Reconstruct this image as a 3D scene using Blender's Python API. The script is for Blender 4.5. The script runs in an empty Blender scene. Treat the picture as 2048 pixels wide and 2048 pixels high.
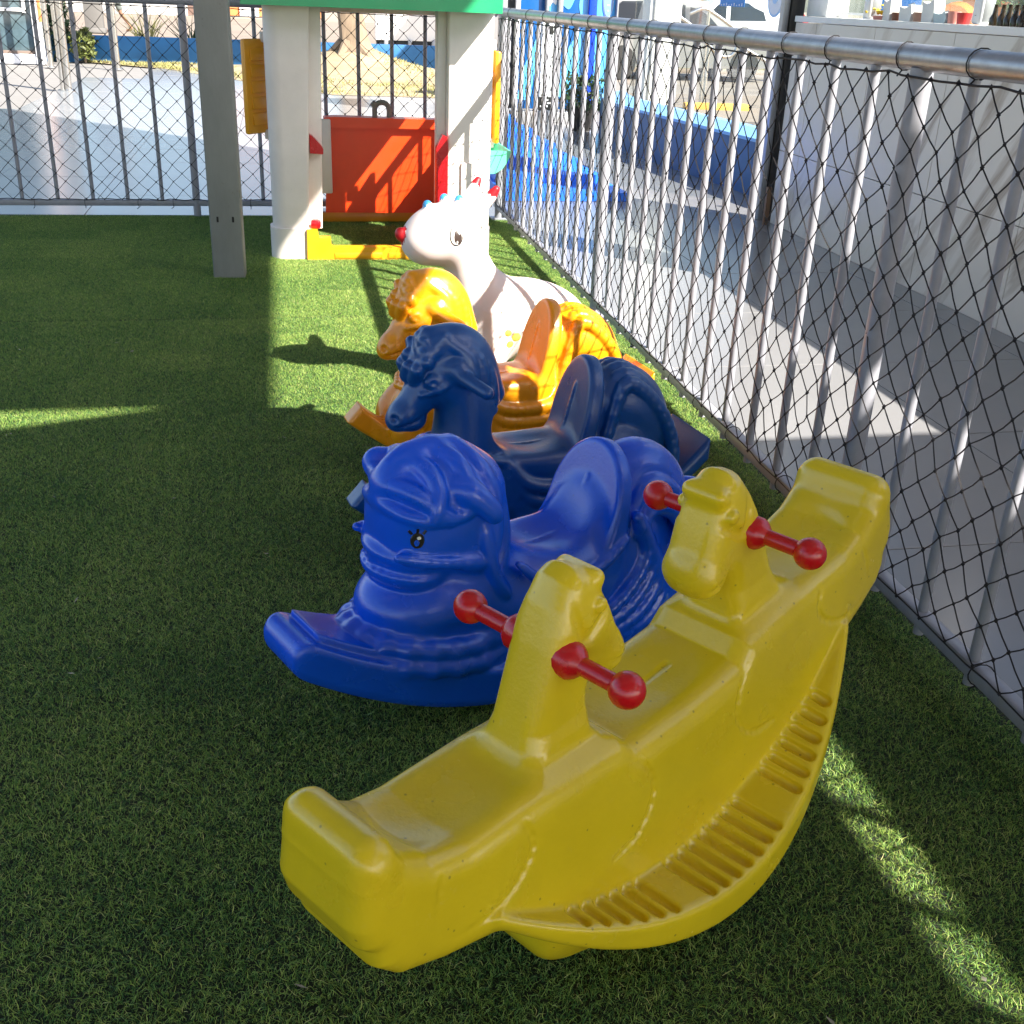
import bpy, bmesh, math, random
import numpy as np
from mathutils import Vector, Matrix, Quaternion

random.seed(7)
rng = np.random.default_rng(7)
SC = bpy.context.scene
COL = SC.collection
R = math.radians

# ------------------------------------------------------------------ camera
PITCH, ROLL, YAW, HCAM = R(24.84), R(2.296), R(11.95), 1.3
fw = Vector((math.sin(YAW) * math.cos(PITCH), math.cos(YAW) * math.cos(PITCH), -math.sin(PITCH)))
rt = Vector((math.cos(YAW), -math.sin(YAW), 0))
up = rt.cross(fw)
r2 = math.cos(ROLL) * rt + math.sin(ROLL) * up
u2 = -math.sin(ROLL) * rt + math.cos(ROLL) * up
cd = bpy.data.cameras.new('camera')
cam = bpy.data.objects.new('camera', cd)
COL.objects.link(cam)
M = Matrix((r2, u2, -fw)).transposed().to_4x4()
M.translation = Vector((0, 0, HCAM))
cam.matrix_world = M
cd.sensor_width = 36
cd.sensor_fit = 'HORIZONTAL'
cd.lens = 36 * 2223.3 / 2048
cd.clip_start = 0.05
cd.clip_end = 600
SC.camera = cam

# ------------------------------------------------------------------ sky, sun, exposure
SUNV = Vector((0.79, -0.87, 1.0)).normalized()
EL = math.asin(SUNV.z)
W = bpy.data.worlds.new('World')
SC.world = W
W.use_nodes = True
wn = W.node_tree
bg = wn.nodes['Background']
sky = wn.nodes.new('ShaderNodeTexSky')
sky.sky_type = 'NISHITA'
sky.sun_disc = False
sky.sun_elevation = EL
sky.sun_rotation = math.atan2(SUNV.x, SUNV.y)
sky.air_density = 1.0
sky.dust_density = 1.5
wn.links.new(sky.outputs[0], bg.inputs[0])
bg.inputs[1].default_value = 0.095
sl = bpy.data.lights.new('sun', 'SUN')
sl.energy = 5.0
sl.angle = R(0.45)
sl.color = (1.0, 0.93, 0.82)
so = bpy.data.objects.new('sun', sl)
COL.objects.link(so)
so.rotation_euler = (-SUNV).to_track_quat('-Z', 'Y').to_euler()
so.location = (6, -6, 9)
vs = SC.view_settings
vs.view_transform = 'Standard'
vs.look = 'None'
vs.gamma = 1
vs.use_curve_mapping = False
vs.exposure = 1.75
try:
    SC.cycles.max_bounces = 8
    SC.cycles.diffuse_bounces = 4
    SC.cycles.transparent_max_bounces = 12
    SC.cycles.use_denoising = True
except Exception:
    pass


# ------------------------------------------------------------------ materials
def material(name, col, rough=0.5, metal=0.0, vary=0.08, scale=6.0, bump=0.0, bscale=60.0, sss=0.0,
             trans=0.0, col2=None, coat=0.0, rvary=0.1, spec=0.5, stretch=None, alpha=1.0):
    m = bpy.data.materials.new(name)
    m.use_nodes = True
    nt = m.node_tree
    N, L = nt.nodes, nt.links
    b = N['Principled BSDF']
    tc = N.new('ShaderNodeTexCoord')
    src = tc.outputs['Object']
    if stretch:
        mp = N.new('ShaderNodeMapping')
        mp.inputs['Scale'].default_value = stretch
        L.new(src, mp.inputs[0])
        src = mp.outputs[0]
    n1 = N.new('ShaderNodeTexNoise')
    n1.inputs['Scale'].default_value = scale
    n1.inputs['Detail'].default_value = 6
    n1.inputs['Roughness'].default_value = 0.6
    L.new(src, n1.inputs['Vector'])
    rp = N.new('ShaderNodeValToRGB')
    rp.color_ramp.elements[0].position = 0.3
    rp.color_ramp.elements[1].position = 0.7
    c1 = [max(0, c * (1 - vary)) for c in col]
    c2 = [min(1, c * (1 + vary)) for c in col] if col2 is None else col2
    rp.color_ramp.elements[0].color = (*c1, 1)
    rp.color_ramp.elements[1].color = (*c2, 1)
    L.new(n1.outputs[0], rp.inputs[0])
    L.new(rp.outputs[0], b.inputs['Base Color'])
    mr = N.new('ShaderNodeMapRange')
    mr.inputs['To Min'].default_value = max(0.02, rough - rvary)
    mr.inputs['To Max'].default_value = min(1, rough + rvary)
    n3 = N.new('ShaderNodeTexNoise')
    n3.inputs['Scale'].default_value = scale * 2.3
    n3.inputs['Detail'].default_value = 5
    L.new(src, n3.inputs['Vector'])
    L.new(n3.outputs[0], mr.inputs[0])
    L.new(mr.outputs[0], b.inputs['Roughness'])
    b.inputs['Metallic'].default_value = metal
    b.inputs['Specular IOR Level'].default_value = spec
    if coat:
        b.inputs['Coat Weight'].default_value = coat
        b.inputs['Coat Roughness'].default_value = 0.15
    if sss:
        b.inputs['Subsurface Weight'].default_value = sss
        b.inputs['Subsurface Radius'].default_value = (0.03, 0.02, 0.012)
        b.inputs['Subsurface Scale'].default_value = 0.5
    if trans:
        b.inputs['Transmission Weight'].default_value = trans
    if alpha < 1:
        b.inputs['Alpha'].default_value = alpha
    if bump:
        n2 = N.new('ShaderNodeTexNoise')
        n2.inputs['Scale'].default_value = bscale
        n2.inputs['Detail'].default_value = 4
        L.new(src, n2.inputs['Vector'])
        bp = N.new('ShaderNodeBump')
        bp.inputs['Strength'].default_value = bump
        bp.inputs['Distance'].default_value = 0.004
        L.new(n2.outputs[0], bp.inputs['Height'])
        L.new(bp.outputs[0], b.inputs['Normal'])
    return m


def toy_plastic(name, col, rough=0.3, wear=0.25, wearcol=(0.75, 0.72, 0.6), sss=0.0, dirt=0.2):
    """rotomoulded polyethylene: dull scuffed patches, tiny dark specks, soft orange peel"""
    m = material(name, col, rough, vary=0.07, scale=5, bump=0.10, bscale=170, sss=sss, rvary=0.14, spec=0.75)
    nt = m.node_tree
    N, L = nt.nodes, nt.links
    b = N['Principled BSDF']
    base = b.inputs['Base Color'].links[0].from_socket
    tc = [n for n in N if n.type == 'TEX_COORD'][0]
    # scuffs
    n = N.new('ShaderNodeTexNoise')
    n.inputs['Scale'].default_value = 38
    n.inputs['Detail'].default_value = 8
    n.inputs['Roughness'].default_value = 0.7
    L.new(tc.outputs['Object'], n.inputs['Vector'])
    r = N.new('ShaderNodeValToRGB')
    r.color_ramp.elements[0].position = 0.62
    r.color_ramp.elements[1].position = 0.78
    r.color_ramp.elements[1].color = (wear, wear, wear, 1)
    L.new(n.outputs[0], r.inputs[0])
    mx = N.new('ShaderNodeMixRGB')
    L.new(r.outputs[0], mx.inputs[0])
    L.new(base, mx.inputs[1])
    mx.inputs[2].default_value = (*wearcol, 1)
    # dark specks of dirt
    v = N.new('ShaderNodeTexVoronoi')
    v.inputs['Scale'].default_value = 34
    v.inputs['Randomness'].default_value = 1
    L.new(tc.outputs['Object'], v.inputs['Vector'])
    r3 = N.new('ShaderNodeValToRGB')
    r3.color_ramp.elements[0].position = 0.05
    r3.color_ramp.elements[0].color = (dirt, dirt, dirt, 1)
    r3.color_ramp.elements[1].position = 0.09
    r3.color_ramp.elements[1].color = (0, 0, 0, 1)
    L.new(v.outputs['Distance'], r3.inputs[0])
    mx2 = N.new('ShaderNodeMixRGB')
    L.new(r3.outputs[0], mx2.inputs[0])
    L.new(mx.outputs[0], mx2.inputs[1])
    mx2.inputs[2].default_value = (0.05, 0.04, 0.03, 1)
    L.new(mx2.outputs[0], b.inputs['Base Color'])
    return m


MT = {}
MT['yellow'] = toy_plastic('yellow_toy_plastic', (0.76, 0.565, 0.014), 0.24, 0.22, (0.80, 0.70, 0.28), dirt=0.45)
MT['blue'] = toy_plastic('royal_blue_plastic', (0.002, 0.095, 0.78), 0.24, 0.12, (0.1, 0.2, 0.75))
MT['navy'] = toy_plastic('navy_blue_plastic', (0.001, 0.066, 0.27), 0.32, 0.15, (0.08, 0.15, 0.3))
MT['orange'] = toy_plastic('orange_plastic', (0.88, 0.33, 0.005), 0.3, 0.15, (0.8, 0.5, 0.2), sss=0.12)
MT['red'] = toy_plastic('red_handle_plastic', (0.55, 0.004, 0.01), 0.25, 0.1, (0.6, 0.2, 0.2), dirt=0.05)
MT['vinyl'] = material('white_vinyl', (0.80, 0.69, 0.66), 0.42, vary=0.03, sss=0.25)
MT['vinyl_red'] = material('red_vinyl_paint', (0.5, 0.012, 0.02), 0.4)
MT['vinyl_blue'] = material('blue_vinyl_paint', (0.05, 0.30, 0.62), 0.4)
MT['vinyl_yellow'] = material('yellow_vinyl_spot', (0.85, 0.62, 0.10), 0.45)
MT['black'] = material('black_paint', (0.012, 0.012, 0.012), 0.35)
MT['eye_white'] = material('eye_white', (0.8, 0.8, 0.78), 0.35, vary=0.02)
MT['eye_brown'] = material('eye_brown', (0.05, 0.035, 0.03), 0.3)
MT['ph_white'] = toy_plastic('playhouse_cream_plastic', (0.82, 0.755, 0.71), 0.42, 0.1, (0.5, 0.46, 0.4), dirt=0.1)
MT['ph_red'] = toy_plastic('playhouse_red_orange_plastic', (0.92, 0.055, 0.003), 0.38, 0.08, (0.7, 0.2, 0.1), dirt=0.1)
MT['ph_yellow'] = toy_plastic('playhouse_yellow_plastic', (0.80, 0.36, 0.006), 0.38, 0.08, (0.8, 0.6, 0.2), dirt=0.1)
MT['ph_green'] = toy_plastic('playhouse_green_plastic', (0.008, 0.36, 0.14), 0.36, 0.06, (0.2, 0.5, 0.3), dirt=0.1)
MT['ph_mint'] = toy_plastic('mint_green_plastic', (0.12, 0.62, 0.38), 0.4, 0.06, (0.3, 0.7, 0.5), dirt=0.05)
MT['ph_grey'] = material('grey_plastic', (0.22, 0.20, 0.18), 0.5)
MT['galv'] = material('galvanised_steel', (0.36, 0.36, 0.38), 0.40, 0.80, 0.14, 25, 0.08, 90, rvary=0.12)
MT['paint_grey'] = material('grey_painted_steel', (0.30, 0.305, 0.345), 0.33, 0.0, 0.10, 18, 0.06, 120)
MT['net'] = material('black_netting_cord', (0.012, 0.010, 0.012), 0.7)
MT['stainless'] = material('stainless_steel', (0.62, 0.60, 0.58), 0.22, 0.95, 0.05, 8)


def post_paint():
    m = material('worn_grey_column_paint', (0.21, 0.22, 0.205), 0.55, 0.0, 0.10, 9, 0.25, 60, stretch=(1, 1, 0.4))
    nt = m.node_tree
    N, L = nt.nodes, nt.links
    b = N['Principled BSDF']
    base = b.inputs['Base Color'].links[0].from_socket
    tc = [n for n in N if n.type == 'TEX_COORD'][0]
    n = N.new('ShaderNodeTexNoise')
    n.inputs['Scale'].default_value = 14
    n.inputs['Detail'].default_value = 10
    n.inputs['Roughness'].default_value = 0.75
    L.new(tc.outputs['Object'], n.inputs['Vector'])
    r = N.new('ShaderNodeValToRGB')
    r.color_ramp.elements[0].position = 0.62
    r.color_ramp.elements[0].color = (0, 0, 0, 1)
    r.color_ramp.elements[1].position = 0.72
    r.color_ramp.elements[1].color = (0.85, 0.85, 0.85, 1)
    L.new(n.outputs[0], r.inputs[0])
    mx = N.new('ShaderNodeMixRGB')
    L.new(r.outputs[0], mx.inputs[0])
    L.new(base, mx.inputs[1])
    mx.inputs[2].default_value = (0.10, 0.075, 0.05, 1)
    L.new(mx.outputs[0], b.inputs['Base Color'])
    return m


MT['post'] = post_paint()


def marble_mat():
    m = material('veined_porcelain', (0.62, 0.60, 0.575), 0.34, 0, 0.03, 3, rvary=0.06)
    nt = m.node_tree
    N, L = nt.nodes, nt.links
    b = N['Principled BSDF']
    base = b.inputs['Base Color'].links[0].from_socket
    tc = [n for n in N if n.type == 'TEX_COORD'][0]
    mp0 = N.new('ShaderNodeMapping')
    mp0.inputs['Rotation'].default_value = (R(52), 0, 0)
    L.new(tc.outputs['Object'], mp0.inputs[0])
    mp = N.new('ShaderNodeMapping')
    mp.inputs['Scale'].default_value = (1.0, 0.42, 1.9)
    L.new(mp0.outputs[0], mp.inputs[0])
    n = N.new('ShaderNodeTexNoise')
    n.inputs['Scale'].default_value = 1.25
    n.inputs['Detail'].default_value = 7
    n.inputs['Roughness'].default_value = 0.55
    n.inputs['Distortion'].default_value = 0.5
    L.new(mp.outputs[0], n.inputs['Vector'])
    r = N.new('ShaderNodeValToRGB')
    e = r.color_ramp.elements
    e[0].position, e[0].color = 0.475, (0, 0, 0, 1)
    e[1].position, e[1].color = 0.56, (0, 0, 0, 1)
    x = e.new(0.507)
    x.color = (0.75, 0.75, 0.75, 1)
    L.new(n.outputs[0], r.inputs[0])
    n2 = N.new('ShaderNodeTexNoise')
    n2.inputs['Scale'].default_value = 0.9
    L.new(tc.outputs['Object'], n2.inputs['Vector'])
    r2_ = N.new('ShaderNodeValToRGB')
    r2_.color_ramp.elements[0].position = 0.42
    r2_.color_ramp.elements[1].position = 0.62
    L.new(n2.outputs[0], r2_.inputs[0])
    mu = N.new('ShaderNodeMath')
    mu.operation = 'MULTIPLY'
    L.new(r.outputs[0], mu.inputs[0])
    L.new(r2_.outputs[0], mu.inputs[1])
    mx = N.new('ShaderNodeMixRGB')
    L.new(mu.outputs[0], mx.inputs[0])
    L.new(base, mx.inputs[1])
    mx.inputs[2].default_value = (0.22, 0.165, 0.12, 1)
    L.new(mx.outputs[0], b.inputs['Base Color'])
    return m


MT['marble'] = marble_mat()
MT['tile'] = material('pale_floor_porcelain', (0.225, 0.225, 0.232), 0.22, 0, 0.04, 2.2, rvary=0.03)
MT['grout'] = material('grey_grout', (0.22, 0.21, 0.2), 0.8)
MT['ground'] = material('dusty_ground', (0.30, 0.25, 0.19), 0.9, 0, 0.2, 0.6, 0.4, 8)
MT['asphalt'] = material('sunbleached_asphalt', (0.22, 0.19, 0.165), 0.9, 0, 0.25, 0.8, 0.4, 25)
MT['sidewalk'] = material('pale_pavement', (0.235, 0.19, 0.15), 0.85, 0, 0.12, 0.5, 0.2, 9)
MT['concrete'] = material('pale_concrete', (0.15, 0.145, 0.14), 0.8, 0, 0.1, 2, 0.2, 30)
MT['white_wall'] = material('white_wall_paint', (0.78, 0.77, 0.76), 0.6, 0, 0.03, 3)
MT['street_white'] = material('street_white_paint', (0.42, 0.41, 0.40), 0.6, 0, 0.05, 3)
MT['white_frame'] = material('white_frame_paint', (0.76, 0.76, 0.78), 0.4, 0, 0.03, 3)
MT['bluewall'] = material('blue_wall_paint', (0.012, 0.115, 0.30), 0.55, 0, 0.15, 2.5, 0.15, 40)
MT['bluecap'] = material('pale_blue_cap_paint', (0.20, 0.42, 0.72), 0.5, 0, 0.08, 3)
MT['blueslate'] = material('slate_blue_wall_paint', (0.035, 0.10, 0.22), 0.5, 0, 0.1, 3, 0.1, 50)
MT['panel_dark'] = material('deep_blue_panel', (0.006, 0.085, 0.28), 0.22, 0, 0.05, 3)
MT['panel_light'] = material('sky_blue_panel', (0.10, 0.42, 0.80), 0.22, 0, 0.05, 3)
MT['panel_royal'] = material('royal_blue_trim', (0.004, 0.05, 0.62), 0.3)
MT['frame_grey'] = material('grey_aluminium_frame', (0.33, 0.34, 0.36), 0.4, 0.5)
MT['orange_wall'] = material('orange_wall_paint', (0.72, 0.26, 0.09), 0.7, 0, 0.1, 2)
MT['black_post'] = material('black_steel_paint', (0.016, 0.015, 0.014), 0.45, 0, 0.4, 30, 0.3, 90)
MT['bark'] = material('pale_bark', (0.22, 0.165, 0.115), 0.9, 0, 0.3, 9, 0.8, 22, stretch=(1, 1, 0.35))
MT['leaf'] = material('tree_leaf', (0.05, 0.10, 0.025), 0.6, 0, 0.35, 3)
MT['dark_leaf'] = material('dark_shrub_leaf', (0.02, 0.055, 0.015), 0.6, 0, 0.3, 5)
MT['sand'] = material('dry_sandy_soil', (0.26, 0.20, 0.125), 0.95, 0, 0.15, 2.5, 0.5, 25, col2=(0.40, 0.33, 0.20))
MT['straw'] = material('dry_grass_blade', (0.26, 0.25, 0.09), 0.8, 0, 0.4, 3)
MT['step_blue'] = toy_plastic('bright_blue_foam', (0.012, 0.17, 0.85), 0.45, 0.05, (0.1, 0.3, 0.8), dirt=0.05)
MT['skin'] = material('brown_skin', (0.20, 0.10, 0.06), 0.55)
MT['shorts'] = material('grey_green_cloth', (0.12, 0.14, 0.13), 0.85)
MT['shirt'] = material('white_cloth', (0.7, 0.7, 0.68), 0.85)
MT['hair'] = material('black_hair', (0.012, 0.01, 0.01), 0.6)
MT['car_white'] = material('white_car_paint', (0.72, 0.73, 0.76), 0.25, 0, 0.02, 2, coat=0.6)
MT['car_grey'] = material('grey_car_paint', (0.20, 0.20, 0.20), 0.3, 0.2, 0.05, 2, coat=0.5)
MT['glass_dark'] = material('dark_window_glass', (0.02, 0.025, 0.03), 0.06, 0, 0.02)
MT['tyre'] = material('tyre_rubber', (0.02, 0.02, 0.02), 0.8)
MT['lamp_red'] = material('red_lamp_plastic', (0.6, 0.01, 0.015), 0.2)
MT['canopy'] = material('canopy_shade_panel_grey', (0.34, 0.33, 0.31), 0.7)
MT['turf_base'] = material('turf_backing', (0.014, 0.020, 0.009), 0.95, 0, 0.3, 12)


def glass_mat(name, tint=(0.9, 0.95, 0.95), op=0.12):
    m = bpy.data.materials.new(name)
    m.use_nodes = True
    nt = m.node_tree
    N, L = nt.nodes, nt.links
    out = N['Material Output']
    N.remove(N['Principled BSDF'])
    t = N.new('ShaderNodeBsdfTransparent')
    t.inputs[0].default_value = (*tint, 1)
    g = N.new('ShaderNodeBsdfGlossy')
    g.inputs['Roughness'].default_value = 0.02
    d = N.new('ShaderNodeBsdfDiffuse')
    d.inputs[0].default_value = (0.6, 0.62, 0.62, 1)
    m1 = N.new('ShaderNodeMixShader')
    m1.inputs[0].default_value = 0.07
    L.new(t.outputs[0], m1.inputs[1])
    L.new(g.outputs[0], m1.inputs[2])
    m2 = N.new('ShaderNodeMixShader')
    m2.inputs[0].default_value = op
    L.new(m1.outputs[0], m2.inputs[1])
    L.new(d.outputs[0], m2.inputs[2])
    L.new(m2.outputs[0], out.inputs[0])
    return m


MT['glass'] = glass_mat('clear_glass', (0.93, 0.96, 0.95), 0.03)


# ------------------------------------------------------------------ object helpers
def tag(o, label, cat, group=None):
    o['label'] = label
    o['category'] = cat
    if group:
        o['group'] = group
    return o


def empty(name, loc, rotz=0, label=None, cat=None, group=None):
    o = bpy.data.objects.new(name, None)
    o.empty_display_size = 0.1
    COL.objects.link(o)
    o.location = loc
    o.rotation_euler = (0, 0, rotz)
    if label:
        tag(o, label, cat, group)
    return o


def link(name, me, mat, parent=None, kind=None):
    o = bpy.data.objects.new(name, me)
    COL.objects.link(o)
    if mat is not None and len(me.materials) == 0:
        me.materials.append(mat)
    if parent is not None:
        o.parent = parent
    if kind:
        o['kind'] = kind
    return o


def obj(name, bm, mat, parent=None, kind=None, smooth=True, angle=35):
    me = bpy.data.meshes.new(name)
    bmesh.ops.recalc_face_normals(bm, faces=bm.faces)
    bm.to_mesh(me)
    bm.free()
    if smooth:
        me.polygons.foreach_set('use_smooth', [True] * len(me.polygons))
        try:
            me.set_sharp_from_angle(angle=R(angle))
        except Exception:
            pass
    return link(name, me, mat, parent, kind)


def box(bm, c, s, bev=0.0, rz=0, seg=2, rot=None):
    r = bmesh.ops.create_cube(bm, size=1)
    vs_ = r['verts']
    bmesh.ops.scale(bm, vec=Vector(s), verts=vs_)
    if bev:
        es = list({e for v in vs_ for e in v.link_edges})
        rb = bmesh.ops.bevel(bm, geom=es, offset=bev, segments=seg, profile=0.5, affect='EDGES')
        vs_ = list({v for f in rb['faces'] for v in f.verts} | {v for v in vs_ if v.is_valid})
    if rot is not None:
        bmesh.ops.rotate(bm, cent=(0, 0, 0), matrix=rot, verts=vs_)
    elif rz:
        bmesh.ops.rotate(bm, cent=(0, 0, 0), matrix=Matrix.Rotation(rz, 3, 'Z'), verts=vs_)
    bmesh.ops.translate(bm, vec=Vector(c), verts=vs_)
    return vs_


def B(c, s, bev=0.0, rz=0, seg=2):
    bm = bmesh.new()
    box(bm, c, s, bev, rz, seg)
    return bm


def tube(bm, pts, rad, seg=10, caps=True):
    """a tube along a polyline; rad is a number or one per point"""
    pts = [Vector(p) for p in pts]
    n = len(pts)
    rads = [rad] * n if not hasattr(rad, '__len__') else rad
    rings = []
    prev = None
    for i in range(n):
        if i == 0:
            d = pts[1] - pts[0]
        elif i == n - 1:
            d = pts[-1] - pts[-2]
        else:
            d = (pts[i + 1] - pts[i]).normalized() + (pts[i] - pts[i - 1]).normalized()
        d.normalize()
        if prev is None:
            a = Vector((0, 0, 1)) if abs(d.z) < 0.9 else Vector((1, 0, 0))
            x = d.cross(a).normalized()
        else:
            x = (prev - d * prev.dot(d)).normalized()
        prev = x
        y = d.cross(x)
        rings.append([bm.verts.new(pts[i] + (x * math.cos(2 * math.pi * k / seg) + y * math.sin(2 * math.pi * k / seg)) * rads[i]) for k in range(seg)])
    for i in range(n - 1):
        for k in range(seg):
            bm.faces.new((rings[i][k], rings[i][(k + 1) % seg], rings[i + 1][(k + 1) % seg], rings[i + 1][k]))
    if caps:
        bm.faces.new(rings[0][::-1])
        bm.faces.new(rings[-1])
    return bm


def T(pts, rad, seg=10):
    return tube(bmesh.new(), pts, rad, seg)


def prism(bm, poly, axis, a, b):
    """extrude a 2-D polygon along an axis from a to b. axis 'y': poly in xz; 'z': poly in xy; 'x': poly in yz"""
    def mk(u, v, w):
        return {'y': (u, w, v), 'z': (u, v, w), 'x': (w, u, v)}[axis]
    v1 = [bm.verts.new(mk(u, v, a)) for u, v in poly]
    v2 = [bm.verts.new(mk(u, v, b)) for u, v in poly]
    bm.faces.new(v1)
    bm.faces.new(v2[::-1])
    n = len(poly)
    for i in range(n):
        bm.faces.new((v1[i], v2[i], v2[(i + 1) % n], v1[(i + 1) % n]))
    return bm


def bevel_all(bm, off, seg=2, ang=30):
    es = [e for e in bm.edges if len(e.link_faces) == 2 and e.calc_face_angle(0) > R(ang)]
    bmesh.ops.bevel(bm, geom=es, offset=off, segments=seg, profile=0.5, affect='EDGES')
    return bm


def lathe(bm, prof, c=(0, 0, 0), seg=16):
    rings = []
    for r_, z in prof:
        rings.append([bm.verts.new((c[0] + r_ * math.cos(2 * math.pi * k / seg), c[1] + r_ * math.sin(2 * math.pi * k / seg), c[2] + z)) for k in range(seg)])
    for i in range(len(rings) - 1):
        for k in range(seg):
            bm.faces.new((rings[i][k], rings[i][(k + 1) % seg], rings[i + 1][(k + 1) % seg], rings[i + 1][k]))
    bm.faces.new(rings[0][::-1])
    bm.faces.new(rings[-1])
    return bm


def disc(bm, c, n, rx, ry, h, seg=20, upv=(0, 0, 1)):
    n = Vector(n).normalized()
    u = Vector(upv) - n * Vector(upv).dot(n)
    u.normalize()
    w = n.cross(u)
    c = Vector(c)
    top = [bm.verts.new(c + n * h * 0.6 + w * rx * 0.85 * math.cos(a) + u * ry * 0.85 * math.sin(a)) for a in [2 * math.pi * k / seg for k in range(seg)]]
    bot = [bm.verts.new(c - n * h + w * rx * math.cos(a) + u * ry * math.sin(a)) for a in [2 * math.pi * k / seg for k in range(seg)]]
    tv = bm.verts.new(c + n * h)
    for k in range(seg):
        bm.faces.new((bot[k], bot[(k + 1) % seg], top[(k + 1) % seg], top[k]))
        bm.faces.new((top[k], top[(k + 1) % seg], tv))
    bm.faces.new(bot[::-1])
    return bm


# ------------------------------------------------------------------ sculpting: blended solids on a grid, meshed with surface nets
class Sculpt:
    def __init__(self, lo, hi, h):
        self.h = h
        self.lo = np.array(lo, np.float32)
        n = np.ceil((np.array(hi) - np.array(lo)) / h).astype(int) + 1
        self.n = n
        self.ax = [self.lo[i] + h * np.arange(n[i], dtype=np.float32) for i in range(3)]
        self.F = np.full(n, 0.5, np.float32)
        self.M = np.full(n, 0.5, np.float32)
        self.L = np.zeros(n, np.int8)
        self.names = []

    def lab(self, name):
        if name not in self.names:
            self.names.append(name)
        return self.names.index(name)

    def sub(self, lo, hi):
        i0 = [max(0, int((lo[i] - self.lo[i]) / self.h)) for i in range(3)]
        i1 = [min(self.n[i], int((hi[i] - self.lo[i]) / self.h) + 2) for i in range(3)]
        sl_ = tuple(slice(a, max(a + 1, b)) for a, b in zip(i0, i1))
        X = self.ax[0][sl_[0]][:, None, None]
        Y = self.ax[1][sl_[1]][None, :, None]
        Z = self.ax[2][sl_[2]][None, None, :]
        return sl_, X, Y, Z

    def put(self, prim, k=0.02, label=None, op='u', sym=False):
        fn, lo, hi = prim
        pad = k + 4 * self.h
        sl_, X, Y, Z = self.sub(np.array(lo) - pad, np.array(hi) + pad)
        d = fn(X, Y, Z).astype(np.float32)
        f = self.F[sl_]
        if op == 'u':
            if label is not None:
                m = self.M[sl_]
                w = d < m
                self.L[sl_][w] = self.lab(label)
                m[w] = np.broadcast_to(d, m.shape)[w]
            hh = np.clip(0.5 + 0.5 * (f - d) / k, 0, 1)
            self.F[sl_] = f * (1 - hh) + d * hh - k * hh * (1 - hh)
        else:
            hh = np.clip(0.5 - 0.5 * (f + d) / k, 0, 1)
            self.F[sl_] = f * (1 - hh) - d * hh + k * hh * (1 - hh)
        if sym:
            lo2 = (lo[0], -hi[1], lo[2])
            hi2 = (hi[0], -lo[1], hi[2])
            self.put((lambda x, y, z: fn(x, -y, z), lo2, hi2), k, label, op)

    def disp(self, fn, lo, hi):
        sl_, X, Y, Z = self.sub(lo, hi)
        self.F[sl_] += fn(X, Y, Z)

    def sample(self, P):
        q = (P - self.lo) / self.h
        i = np.clip(np.floor(q).astype(int), 0, self.n - 2)
        t = q - i
        F = self.F
        r = 0
        for a in (0, 1):
            for b in (0, 1):
                for c in (0, 1):
                    w = (t[:, 0] if a else 1 - t[:, 0]) * (t[:, 1] if b else 1 - t[:, 1]) * (t[:, 2] if c else 1 - t[:, 2])
                    r = r + w * F[i[:, 0] + a, i[:, 1] + b, i[:, 2] + c]
        return r

    def mesh(self):
        F = self.F
        ins = F < 0
        cnt = np.zeros(np.array(F.shape) - 1, np.int8)
        for a in (0, 1):
            for b in (0, 1):
                for c in (0, 1):
                    cnt += ins[a:a + cnt.shape[0], b:b + cnt.shape[1], c:c + cnt.shape[2]]
        act = (cnt > 0) & (cnt < 8)
        I = np.argwhere(act)
        idx = np.full(act.shape, -1, np.int32)
        idx[act] = np.arange(len(I))
        S = np.zeros((len(I), 3))
        C = np.zeros(len(I))
        off = [(a, b, c) for a in (0, 1) for b in (0, 1) for c in (0, 1)]
        val = {o_: F[I[:, 0] + o_[0], I[:, 1] + o_[1], I[:, 2] + o_[2]].astype(float) for o_ in off}
        for p in off:
            for ax_ in range(3):
                if p[ax_] == 0:
                    q = list(p)
                    q[ax_] = 1
                    q = tuple(q)
                    a, b = val[p], val[q]
                    m = (a < 0) != (b < 0)
                    t = np.where(m, a / np.where(m, a - b, 1), 0)
                    pos = np.array(p, float)[None, :].repeat(len(I), 0)
                    pos[:, ax_] += t
                    S[m] += pos[m]
                    C[m] += 1
        V = (I + S / C[:, None]) * self.h + self.lo
        Q = []
        for ax_ in range(3):
            s0 = [slice(1, -1)] * 3
            s0[ax_] = slice(0, -1)
            s1 = list(s0)
            s1[ax_] = slice(1, None)
            a, b = ins[tuple(s0)], ins[tuple(s1)]
            E = np.argwhere(a != b)
            fl = a[tuple(E.T)]
            base = E.copy()
            for j in range(3):
                if j != ax_:
                    base[:, j] += 1
            u, v = (ax_ + 1) % 3, (ax_ + 2) % 3
            def at(du, dv):
                w = base.copy()
                w[:, u] += du
                w[:, v] += dv
                return idx[w[:, 0], w[:, 1], w[:, 2]]
            q = np.stack([at(-1, -1), at(0, -1), at(0, 0), at(-1, 0)], 1)
            q[~fl] = q[~fl][:, ::-1]
            Q.append(q)
        Q = np.concatenate(Q)
        e = self.h * 0.75
        Nn = np.zeros_like(V)
        for j in range(3):
            dv = np.zeros(3)
            dv[j] = e
            Nn[:, j] = self.sample(V + dv) - self.sample(V - dv)
        Nn /= np.maximum(np.linalg.norm(Nn, axis=1, keepdims=True), 1e-9)
        li = np.clip(np.round((V - self.lo) / self.h).astype(int), 0, self.n - 1)
        lab = self.L[li[:, 0], li[:, 1], li[:, 2]]
        return V, Q, Nn, lab

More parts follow.
